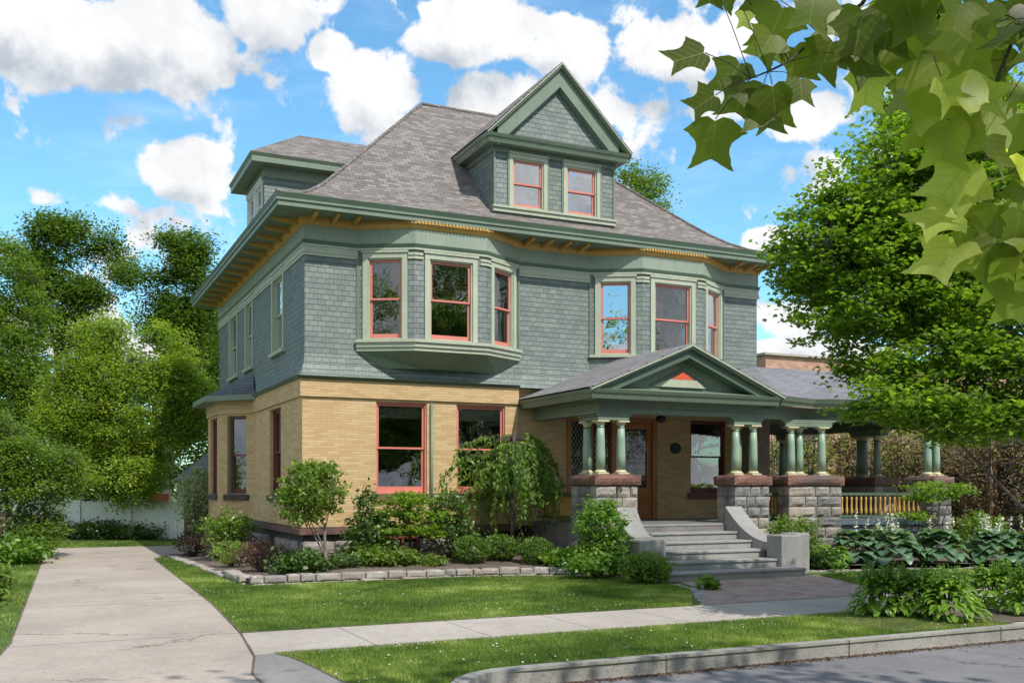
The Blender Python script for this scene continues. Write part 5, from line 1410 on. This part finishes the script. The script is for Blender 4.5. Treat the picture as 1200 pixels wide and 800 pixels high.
# hedge of half-dead cedars at the right --------------------------------
cedar_lab = ['half-dead cedar seen between the left porch columns', 'brown bare cedar behind the porch railing, left', 'brown bare cedar behind the middle of the railing', 'brown bare cedar behind the right end of the railing', 'bare reddish cedar right of the porch pier', 'bare reddish cedar trunk behind the layered lime maple', 'dark brown cedar behind the shrub at the right', 'dark brown cedar near the right edge', 'dark brown cedar at the right edge', 'cedar cut by the right edge of the view', 'greener cedar seen through the far porch columns', 'greener cedar at the back of the porch']
cpx = [(985, 29.5), (1010, 29), (1040, 28.6), (1068, 28), (1098, 27), (1126, 26.2), (1150, 25.4), (1175, 24.6), (1200, 24), (1230, 23.4), (945, 31), (912, 32)]
for i, (px, d) in enumerate(cpx):
    d = (25.0+.5*(i % 2)+.3*(i % 3))/ray(px)[0]
    q_ = at(px, 600, d); bx, by = q_.x, q_.y
    root = empty('cedar', (bx, by, GZ), cedar_lab[i], 'tree', 'hedge of old cedars')
    h_ = 4.1 if i < 10 else 4.4; mb = MB(); ends = []
    for k in range(4):
        ox, oy = random.uniform(-.4, .4), random.uniform(-.4, .4)
        mb.tube([(bx+ox, by+oy, GZ-.1), (bx+ox*1.2+random.uniform(-.1, .1), by+oy*1.2, 1.4), (bx+ox*1.3+random.uniform(-.2, .2), by+oy, h_*.85)], [.10, .075, .025], 6)
    for k in range(190):
        a_ = random.uniform(0, 2*PI); z = random.uniform(.05, h_*.85); ox, oy = random.uniform(-.4, .4), random.uniform(-.4, .4); ln = random.uniform(.35, 1.0)
        s0 = Vector((bx+ox, by+oy, z)); e = s0+Vector((math.cos(a_)*ln, math.sin(a_)*ln, ln*random.uniform(-.25, .75)))
        md = s0.lerp(e, .5)+Vector((random.uniform(-.12, .12), random.uniform(-.12, .12), random.uniform(-.12, .1))); mb.tube([s0, md, e], [.024, .016, .007], 4); ends.append(e); ends.append(md)
        if k % 2: e2 = md+Vector((random.uniform(-.4, .4), random.uniform(-.4, .4), random.uniform(-.1, .4))); mb.tube([md, e2], [.009, .004], 4); ends.append(e2)
    mb.build('trunk', BARKR if i < 8 else BARK, root)
    E_ = np.array([tuple(e) for e in ends])
    lowE = E_[rng.random(len(E_)) < ((.5, .34)[i > 3] if i < 10 else .6)]
    pts, tn, off = foliage_points(lowE, 9, .11, 1.0)
    if i in (10, 11, 1, 3): m_ = L_CEDAR
    else: m_ = L_BROWN
    leaves('dead_foliage' if i < 10 else 'foliage', pts, .075*rng.uniform(.6, 1.3, len(pts)), np.clip(tn+rng.normal(0, .2, len(pts)), 0, 1), m_, root, LONG4*np.array([1.6, 1, 1]), .2)
    topc, _ = lobe_points([(bx, by, h_*.82, .95, .9, h_*.3)], 22, .3)
    pts, tn, off = foliage_points(topc, 16, .14, 1.0)
    leaves('top_foliage', pts, .085*rng.uniform(.6, 1.3, len(pts)), np.clip(tn+rng.normal(0, .2, len(pts)), 0, 1), L_CEDAR if i < 6 or i > 9 else L_SHR, root, LONG4*np.array([1.8, 1, 1]), .2)

for i, (px, d, lab) in enumerate(((925, 36, 'yellow-green bush seen between the porch columns'), (985, 35, 'yellow-green bush behind the left part of the porch railing'), (1050, 34, 'yellow-green bush behind the middle of the porch railing'), (1110, 32.5, 'olive bush behind the bare cedars, right of the porch'), (1165, 31, 'olive bush behind the bare cedars near the right edge'), (1215, 30, 'olive bush behind the bare cedars at the right edge'))):
    d = 27.8/ray(px)[0]; q_ = at(px, 600, d); shrub('tall_bush', lab, (q_.x, q_.y, GZ), 1.9, 1.6, 4.0 if i < 3 else 3.6, 5200, .12, L_CEDAR if i < 3 else L_MID, shape=LEAF6, per=16, spread=.2, shell=.7, group='bushes behind the old cedars')
# ============================================================ OTHER THINGS
# white fence at the back
A = at(60, 600, 38.2); B = at(216, 600, 36.6)
fe = empty('white_fence', ((A.x+B.x)/2, (A.y+B.y)/2, GZ), 'white solid board fence beyond the back lawn', 'fence')
pn = Panel((A.x-11, A.y+11*(A.y-B.y)/(B.x-A.x)), (B.x, B.y)); q = MB()
n = int(pn.L/.15)
for i in range(n): pn.box(q, pn.L*i/n+.002, pn.L*(i+1)/n-.004, GZ+.05, 1.18, -.012, .012)
pn.box(q, 0, pn.L, 1.182, 1.24, -.035, .035); pn.box(q, 0, pn.L, GZ+.05, GZ+.16, -.03, .03)
q.build('boards', WHITE, fe)
q = MB()
for i in range(10): pn.box(q, pn.L*i/9-.06, pn.L*i/9+.06, GZ, 1.33, -.065, .065)
q.build('posts', WHITE, fe, .01)
# shed with grey roof, red-brown corner post
sq = at(252, 600, 34.5); sxx, syy = sq.x, sq.y
sh = empty('garden_shed', (sxx, syy, GZ), 'small shed with a pale grey roof peeping from behind the house corner', 'shed')
q = MB(); q.box(sxx-.9, sxx+2.5, syy, syy+3, GZ, 2.05); q.build('wall', WHITE, sh)
q = MB(); q.add([(sxx-1.2, syy-.3, 2.0), (sxx+2.8, syy-.3, 2.0), (sxx+2.8, syy+1.5, 2.95), (sxx-.1, syy+1.5, 2.95), (sxx-1.2, syy+3.3, 2.0), (sxx+2.8, syy+3.3, 2.0)], [(0, 1, 2, 3), (3, 2, 5, 4), (0, 3, 4)]); q.build('roof', SLATE, sh)
q = MB(); q.box(sxx-1.02, sxx-.85, syy-.12, syy+.05, GZ, 2.0); q.build('corner_post', MAROON, sh)
q = MB(); q.box(sxx-.4, sxx+.5, syy-.03, syy-.005, GZ+.02, 1.9); q.build('door', MATS['column_green_paint'], sh)
# small white lamp post and hose post beside it
lp = at(228, 610, 31); q = MB(); q.lathe(lp.x, lp.y, [(.05, GZ), (.05, GZ+.12), (.03, GZ+.14), (.03, .62)], 10)
r0_ = empty('garden_lamp', (lp.x, lp.y, GZ), 'short white globe lamp beside the variegated shrub', 'lamp'); q.build('post', WHITE, r0_)
q = MB(); q.lathe(lp.x, lp.y, [(.02, .62), (.07, .66), (.095, .73), (.07, .80), (.01, .83)], 12); q.build('globe', WHITE, r0_)
# boxed planter on the fence line
pt = at(187, 585, 36.4); q = MB(); q.box(pt.x-.3, pt.x+.3, pt.y-.15, pt.y+.1, 1.25, 1.52); tag(q.build('planter_box', simple('terracotta', (.42, .13, .06), .7), None, .02), 'red clay planter on top of the white fence', 'planter')

# stone edging -------------------------------------------------
ed = empty('stone_edging', (7, 19.8, GZ), 'low dry-laid wall of pale stones edging the front flower bed', 'garden wall')
def stone(x, y, ang, ln, z0, z1, seed, mat=EDGE, d2=.13, parent=None):
    mb = MB(); mb.rock(-ln/2, ln/2, -d2, d2, z0, z1, .007, seed, 5, 4, 4, 0, .012)
    M = Matrix.Translation((x, y, 0)) @ Matrix.Rotation(ang, 4, 'Z')
    mb.v = [tuple(M @ Vector(v)) for v in mb.v]; mb.build('stone', mat, parent or ed)
k = 0
def run(ptsl, rows, parent, mat=EDGE, ln0=.36):
    global k
    for r_ in range(rows):
        for (A, B) in zip(ptsl, ptsl[1:]):
            L_ = math.hypot(B[0]-A[0], B[1]-A[1]); ang = math.atan2(B[1]-A[1], B[0]-A[0]); pos_ = 0.0
            while pos_ < L_-.05:
                ln = ln0*random.uniform(.7, 1.45)*(1.1 if r_ == 0 else 1.0)
                if L_-pos_-ln < ln0*.5: ln = L_-pos_
                f = (pos_+ln/2)/L_; pos_ += ln
                z0, hh = (GZ-.05, .115) if rows == 1 else ((GZ-.04, .082) if r_ == 0 else (GZ+.045, .135))
                stone(A[0]+(B[0]-A[0])*f, A[1]+(B[1]-A[1])*f+random.uniform(-.02, .02)+(r_*.02), ang+random.uniform(-.05, .05), ln-.018, z0, z0+hh+random.uniform(-.018, .014), k, mat, random.uniform(.10, .15), parent); k += 1
run([(3.68, 19.9), (5.5, 19.93), (8.6, 19.88), (10.2, 19.3), (11.25, 18.3)], 2, ed)
ed2 = empty('stone_edging', (3.4, 24, GZ), 'single row of pale stones running back along the driveway side of the bed', 'garden wall')
run([(3.22, 28.9), (3.42, 25), (3.58, 21.6)], 1, ed2); run([(3.58, 21.6), (3.66, 20.12)], 2, ed2)
ed3 = empty('stone_edging', (19, 17.4, GZ), 'low grey stones edging the hosta bed by the porch', 'garden wall')
run([(15.75, 17.75), (17.2, 17.45), (20.2, 16.6), (24, 15.6)], 1, ed3, FSTONE, .5)
ed4 = empty('stone_edging', (10.8, 15.2, GZ), 'flat pale stones set in the lawn along the brick path', 'garden wall')
run([(11.35, 16.6), (11.1, 15.4), (10.1, 13.9)], 1, ed4, EDGE, .3)
for o in list(bpy.data.objects):
    if o.parent in (ed3, ed4):
        for v in o.data.vertices: v.co.z -= .03 if o.parent == ed3 else .055

# far brick building ------------------------------------------
fbx = empty('brick_building', (55, 52, GZ), 'long pink brick building with a flat roof behind the maple', 'building')
q = MB(); q.box(39.5, 90, 48, 70, GZ, 9.75); q.build('wall', FBRICK, fbx)
q = MB(); q.box(39.3, 90.2, 47.8, 48.3, 9.751, 9.88); q.box(39.3, 39.7, 48.3, 70, 9.751, 9.88); q.box(39.4, 90.1, 47.88, 47.998, 6.2, 6.4); q.build('coping', simple('limestone_coping', (.4, .37, .33), .8), fbx)
for i in range(14):
    q = MB(); x = 42+i*3.2; q.box(x, x+1.4, 47.94, 47.99, 4.3, 6.4); wq = q.build('window', WHITE, fbx); q = MB(); q.box(x+.1, x+1.3, 47.90, 47.938, 4.4, 6.3); q.build('pane', MATS['dark_room'], wq)
for i in range(4):
    q = MB(); x = 58+i*7; q.box(x, x+1.2, 52, 53, 9.7, 10.9); q.build('roof_box', simple('vent_metal', (.5, .5, .48), .5), fbx)

# ---- grass blades --------------------------------------------
def in_poly(P, poly):
    x, y = P[:, 0], P[:, 1]; ins = np.zeros(len(P), bool); n = len(poly)
    for i in range(n):
        x0, y0 = poly[i]; x1, y1 = poly[(i+1) % n]
        c = ((y0 > y) != (y1 > y)); xi = (x1-x0)*(y-y0)/((y1-y0) if y1 != y0 else 1e-9)+x0; ins ^= c & (x < xi)
    return ins
def grass(name, label, poly, n, hgt, clover=0):
    poly = np.array(poly); lo, hi = poly.min(0), poly.max(0)
    P = rng.uniform(lo, hi, (int(n*2.2), 2)); P = P[in_poly(P, [tuple(q) for q in poly])][:n]
    n = len(P); dist = np.hypot(P[:, 0], P[:, 1])
    a_ = rng.uniform(0, 2*PI, n); wd = .0045*dist/10*rng.uniform(.7, 1.3, n); h_ = hgt*rng.uniform(.5, 1.25, n)
    lean = rng.normal(0, .45, (n, 2))*h_[:, None]
    z0 = np.full(n, GZ+.002)
    s_ = np.stack([np.cos(a_), np.sin(a_)], 1)*wd[:, None]
    V = np.zeros((n, 3, 3)); V[:, 0, :2] = P-s_; V[:, 1, :2] = P+s_; V[:, 0, 2] = V[:, 1, 2] = z0; V[:, 2, :2] = P+lean; V[:, 2, 2] = z0+h_
    patch = np.array([noise.noise(Vector((float(p[0])*.55, float(p[1])*.55, 1)))+.6*noise.noise(Vector((float(p[0])*2.3, float(p[1])*2.3, 4))) for p in P])
    tn = np.clip(.44+patch*.8+rng.normal(0, .17, n), 0, 1)
    o = bulk(name, V, tn, L_GRASS, None, [[0, 1, 2]]); tag(o, label, 'grass', None, 'stuff')
    if clover:
        cen = rng.uniform(lo, hi, (max(3, clover//14), 2)); Q = np.repeat(cen, 14, 0)+rng.normal(0, .35, (len(cen)*14, 2)); Q = Q[in_poly(Q, [tuple(q) for q in poly])]
        m2 = len(Q); Q3 = np.column_stack([Q, np.full(m2, GZ+hgt*.85)]); co_ = leaves('clover_blossom', Q3, rng.uniform(.018, .03, m2), rng.uniform(0, 1, m2), L_FLOW, None, LEAF4*np.array([1.6, 1, 1]), 2.0); tag(co_, label.replace('grass', 'white clover heads in the grass'), 'clover', None, 'stuff')
grass('lawn_grass', 'mown green grass between the driveway, the flower bed and the sidewalk', [(2.38, 13.44), (2.53, 17), (2.71, 28.2), (3.2, 29.5), (3.28, 26), (3.5, 20.5), (3.6, 19.72), (8.6, 19.7), (10.1, 19.1), (11.1, 18.1), (11.3, 16.8), (11.0, 15.5), (9.95, 14.0), (9.5, 13.35)], 150000, .045, 600)
grass('verge_grass', 'mown green grass strip between the sidewalk and the kerb', [(2.42, 11.58), (2.54, 11.2), (2.62, 10.5), (2.68, 9.6), (2.9, 8.9), (3.45, 8.9), (3.72, 9.25), (3.96, 9.46), (4.25, 9.58), (12.3, 9.6), (11.9, 11.64)], 90000, .042, 260)
grass('side_grass', 'mown green grass left of the driveway', [(-.5, 11.9), (-.35, 13.6), (.02, 30), (.05, 33), (-3.5, 33), (-6, 20), (-4, 12)], 60000, .05, 120)
grass('back_grass', 'strip of green grass across the end of the driveway', [(-1, 34.7), (6.5, 34.7), (6.2, 37.2), (-1, 38.4)], 12000, .06)
grass('porch_grass', 'small green grass patch before the blue hostas', [(13.9, 13.45), (15.4, 16.9), (17, 17.2), (22, 15.9), (22, 13.4)], 45000, .045, 120)
# dry leaves in the gutter of the road
n = 3200; P = np.column_stack([rng.uniform(4.4, 13.5, n), 9.39-np.abs(rng.normal(0, .075, n)), np.full(n, GZ-.15)])
tag(leaves('gutter_litter', P, rng.uniform(.018, .05, n), rng.uniform(0, .6, n), L_LITTER, None, LEAF4, 3.0), 'dry brown leaf litter lying along the kerb', 'litter', None, 'stuff')

# ============================================================ TULIP TREE (its branch hangs into the view)
TB = (5.6, -1.2, GZ)
tul = empty('tulip_tree', TB, 'tulip tree whose big pale green leaves hang into the top right corner', 'tree')
half = [(0, .03), (.15, -.05), (.33, -.01), (.47, .10), (.64, .24), (.48, .33), (.36, .43), (.33, .54), (.38, .72), (.47, .95), (.30, .88), (.14, .79), (0, .73)]
def dens_(h):
    out = []
    for i, (a, b) in enumerate(zip(h, h[1:])):
        out.append(a); mx_, my_ = (a[0]+b[0])/2, (a[1]+b[1])/2
        k_ = {0: 0, 1: -.012, 2: .012, 3: .03, 4: .035, 5: .012, 6: .004, 7: .015, 8: .03, 9: .02, 10: .012, 11: 0}[i]
        out.append((mx_-k_, my_+(.0 if i not in (3, 8) else -.012)))
    return out+[h[-1]]
half = dens_(half)
outl = half+[(-x, y) for x, y in half[-2:0:-1]]
def tulip_leaf_verts(origin, d, nrm, size, curl):
    d = d.normalized(); nrm = (nrm-d*nrm.dot(d)).normalized(); s_ = d.cross(nrm)
    out = []
    for (x, y) in outl: out.append(tuple(origin+(s_*x+d*y+nrm*(abs(x)*curl[0]+x*x*curl[1]-y*y*curl[2]))*size))
    for y in (.2, .4, .6): out.append(tuple(origin+(d*y-nrm*(y*y*curl[2]))*size))
    return out
NB = len(outl)
tf = []
for poly in ([0, 1, 2, 'a'], [2, 3, 4, 5, 'a'], [5, 6, 'b', 'a'], [6, 7, 'c', 'b'], [7, 8, 9, 10, 'c'], [10, 11, 12, 'c']):
    fc = []
    for q_, nx_ in zip(poly, poly[1:]+poly[:1]):
        if isinstance(q_, str): fc.append(NB+'abc'.index(q_))
        else:
            fc.append(2*q_)
            if not isinstance(nx_, str) and nx_ == q_+1: fc.append(2*q_+1)
    tf.append(fc); tf.append([x if x >= NB else (NB-x) % NB for x in fc][::-1])
camF = Vector((_S, _C, 0)); camR = Vector((_C, -_S, 0))
TV = []; TT = []; pet = MB()
def tleaf(px, py, size_px, rot, depth, tint, face=.75, tiltv=0.0):
    """leaf whose stalk end is seen at (px,py); rot = direction of its tip, degrees clockwise from straight down"""
    o_ = at(px, py, depth); L_ = size_px*depth/1170.0
    a = R(rot); d = (Vector((0, 0, -1))*math.cos(a)-camR*math.sin(a)+camF*random.uniform(-.25, .25)).normalized()
    nrm = (-camF*face+Vector((random.uniform(-.35, .35), random.uniform(-.35, .35), .35+tiltv)))
    TV.append(tulip_leaf_verts(o_, d, nrm, L_, (random.uniform(.05, .35), random.uniform(-.15, .1), random.uniform(.0, .25)))); TT.append(min(1, max(0, tint)))
    return o_
twig_pts = {}
# branch that carries the left-hand spray
main = [at(*q) for q in ((1050, -60, 3.5), (1010, 5, 3.4), (985, 22, 3.35), (960, 40, 3.3), (925, 72, 3.25), (900, 84, 3.2), (880, 92, 3.2))]
pet.tube(main, [.012, .007, .0055, .005, .004, .0035, .0025], 6)
def petiole(o_, node):
    m_ = o_.lerp(node, .5)+Vector((0, 0, .01)); pet.tube([o_, m_, node], [.0016, .0014, .0016], 4)
spray = [(826, 62, 62, 75, .12, 2), (868, 74, 60, 35, .18, 3), (875, 95, 64, 20, .25, 3), (838, 140, 72, 3, .22, 3.0), (838, 112, 46, 60, .1, 3), (893, 108, 72, 2, .2, 3), (905, 100, 66, -12, .3, 2), (937, 92, 44, -5, .12, 3),
         (905, 40, 56, 30, .3, 3), (930, 55, 58, -15, .25, 3), (895, -14, 46, 35, .2, 3), (860, -22, 48, 30, .15, 3), (835, -25, 44, 5, .12, 3), (918, 8, 70, 22, .3, 3.1), (955, -12, 72, 10, .28, 3.1), (872, 14, 26, 0, .9, 3.2),
         (985, 5, 70, 15, .35, 3.0), (975, 48, 62, 20, .25, 3.2), (1000, 60, 60, -28, .1, 3.0), (1015, 80, 66, -5, .95, 2.9), (1010, 20, 70, 10, .2, 3.2), (1045, 10, 80, 10, .12, 3.0), (1060, -10, 90, -10, .3, 3.1), (1040, 50, 74, 20, .35, 3.2)]
for (px, py, sz, rt, tn_, d_) in spray:
    dd = 3.2+random.uniform(-.12, .12); o_ = tleaf(px, py, sz*.84, rt, dd, tn_*1.3+random.uniform(-.05, .08), 1.0)
    node = min(main, key=lambda q_: (q_-o_).length); petiole(o_, node)
# denser mass at the right
br2 = [at(*q) for q in ((1300, -120, 3.9), (1240, -20, 3.7), (1190, 40, 3.6), (1165, 100, 3.5), (1160, 150, 3.45))]
br3 = [at(*q) for q in ((1330, 0, 3.8), (1260, 90, 3.6), (1225, 160, 3.5), (1205, 230, 3.4), (1190, 290, 3.35))]
br4 = [at(*q) for q in ((1300, -120, 3.9), (1180, -50, 3.7), (1120, 0, 3.5), (1080, 40, 3.4))]
for b in (br2, br3, br4): pet.tube(b, [.014, .010, .007, .005, .003], 6)
allb = [b_.lerp(c_, f) for b in (br2, br3, br4) for b_, c_ in zip(b, b[1:]) for f in (0, .5, 1)]
def bound(px, py):
    # hanging silhouette of the mass (photo pixels)
    if px < 1040: return py < 15
    if px < 1080: return py < 50
    if px < 1120: return py < 115
    if px < 1150: return py < 160
    return py < 320
cnt = 0; tries = 0
while cnt < 150 and tries < 6000:
    tries += 1
    px, py = random.uniform(1030, 1290), random.uniform(-80, 330)
    if not bound(px+10, py+10): continue
    if py > 200 and px < 1190 and random.random() < .82: continue
    if py > 120 and px < 1150 and random.random() < .55: continue
    dd = 3.2+random.uniform(-.35, .9); o_ = tleaf(px, py-15, random.uniform(36, 68), random.gauss(8, 38), dd, np.clip(random.gauss(.62, .28), 0, 1), random.uniform(.3, 1.1), random.uniform(0, .6))
    node = min(allb, key=lambda q_: (q_-o_).length)
    if (node-o_).length < .5: petiole(o_, node)
    cnt += 1
for (px, py, sz, rt, tn_) in ((1135, 190, 66, 40, .98), (1120, 250, 62, 70, .95), (1125, 285, 70, 45, 1.0), (1150, 275, 60, 20, .4), (1175, 300, 62, 0, .9), (1150, 215, 56, 50, 1.0), (1170, 240, 66, 10, .5), (1190, 330, 60, 10, .6), (1100, 110, 80, 10, .55), (1110, 140, 66, 5, .9), (1195, 250, 80, 20, .95), (1160, 120, 80, 5, .8)):
    o_ = tleaf(px, py, sz, rt, 3.3, tn_, .8, .3); petiole(o_, min(allb, key=lambda q_: (q_-o_).length))
# more of the crown, above and behind the view, which shades the street
NC = 330
cc_ = []
for i in range(NC):
    a_ = random.uniform(0, 2*PI); r_ = 4.2*math.sqrt(random.random()); cc_.append((TB[0]+r_*math.cos(a_)*1.25, TB[1]+.5+r_*math.sin(a_), random.uniform(5.2, 11.5)))
for c_ in cc_:
    q_ = Vector(c_)-sdir*((c_[2]-3.9)/sdir.z)
    if .3 < q_.x < 7.5 and .4 < q_.y < 5.8 and random.random() < .97: continue
    q_ = Vector(c_)-sdir*(c_[2]/sdir.z)
    if q_.y > 9.5 and random.random() < .8: continue
    for j in range(12):
        o_ = Vector(c_)+Vector((random.gauss(0, .35), random.gauss(0, .35), random.gauss(0, .22)))
        d = Vector((random.uniform(-1, 1), random.uniform(-1, 1), -.6)); TV.append(tulip_leaf_verts(o_, d, Vector((random.uniform(-.5, .5), random.uniform(-.5, .5), 1)), .19, (.2, 0, .1))); TT.append(random.uniform(.2, .9))
tc_ = bulk('crown', np.array(TV), np.array(TT), L_TUL, tul, tf)
loc_ = np.array(list(outl)+[(0, .2), (0, .4), (0, .6)], np.float32)
vi_ = np.empty(len(tc_.data.loops), np.int32); tc_.data.loops.foreach_get('vertex_index', vi_)
tc_.data.uv_layers.new(name='UVMap').data.foreach_set('uv', loc_[vi_ % len(loc_)].ravel())
pet.tube([Vector(TB)-Vector((0, 0, .1)), Vector(TB)+Vector((0, .05, 2.4)), Vector(TB)+Vector((.1, .2, 5)), Vector(TB)+Vector((0, .3, 9))], [.30, .25, .2, .08], 12)
for b in (main, br2, br3, br4):
    s0 = Vector(TB)+Vector((.05, .1, 4.4)); pet.tube([s0, s0.lerp(b[0], .5)+Vector((0, 0, .5)), b[0]], [.06, .035, .013], 7)
for c_ in cc_[::4]:
    s0 = Vector(TB)+Vector((.1, .2, random.uniform(4.5, 8))); e = Vector(c_); pet.tube([s0, s0.lerp(e, .5)+Vector((0, 0, .3)), e], [.05, .03, .008], 5)
pet.build('trunk', BARK, tul)

# trees across the street behind the viewer: they shade the lawn a little and stand in the window glass
for i, (x, y, h_) in enumerate(((-10, -12, 15), (15, -13, 16), (24, -12, 19), (2, -14, 13), (33, -13, 17), (-24, -9, 18))):
    tree('street_tree', 'broad leafy street tree behind the viewer, ' + ('left of the driveway', 'beyond the road to the right', 'second beyond the road to the right', 'straight across the road', 'far along the road to the right', 'far along the road to the left')[i], 'tree', (x, y, GZ-.1), [(0, 0, h_*.66, 4, 4, h_*.33), (2, 1, h_*.45, 3.4, 3, h_*.25), (-2, 0, h_*.4, 3.4, 3, h_*.25), (0, 0, h_*.22, 3.6, 3, h_*.12)], (0, 0, h_*.6), 640, 26, .34, .55, L_MID, BARK, .28, group='street trees', nlimb=8, shell=.4)
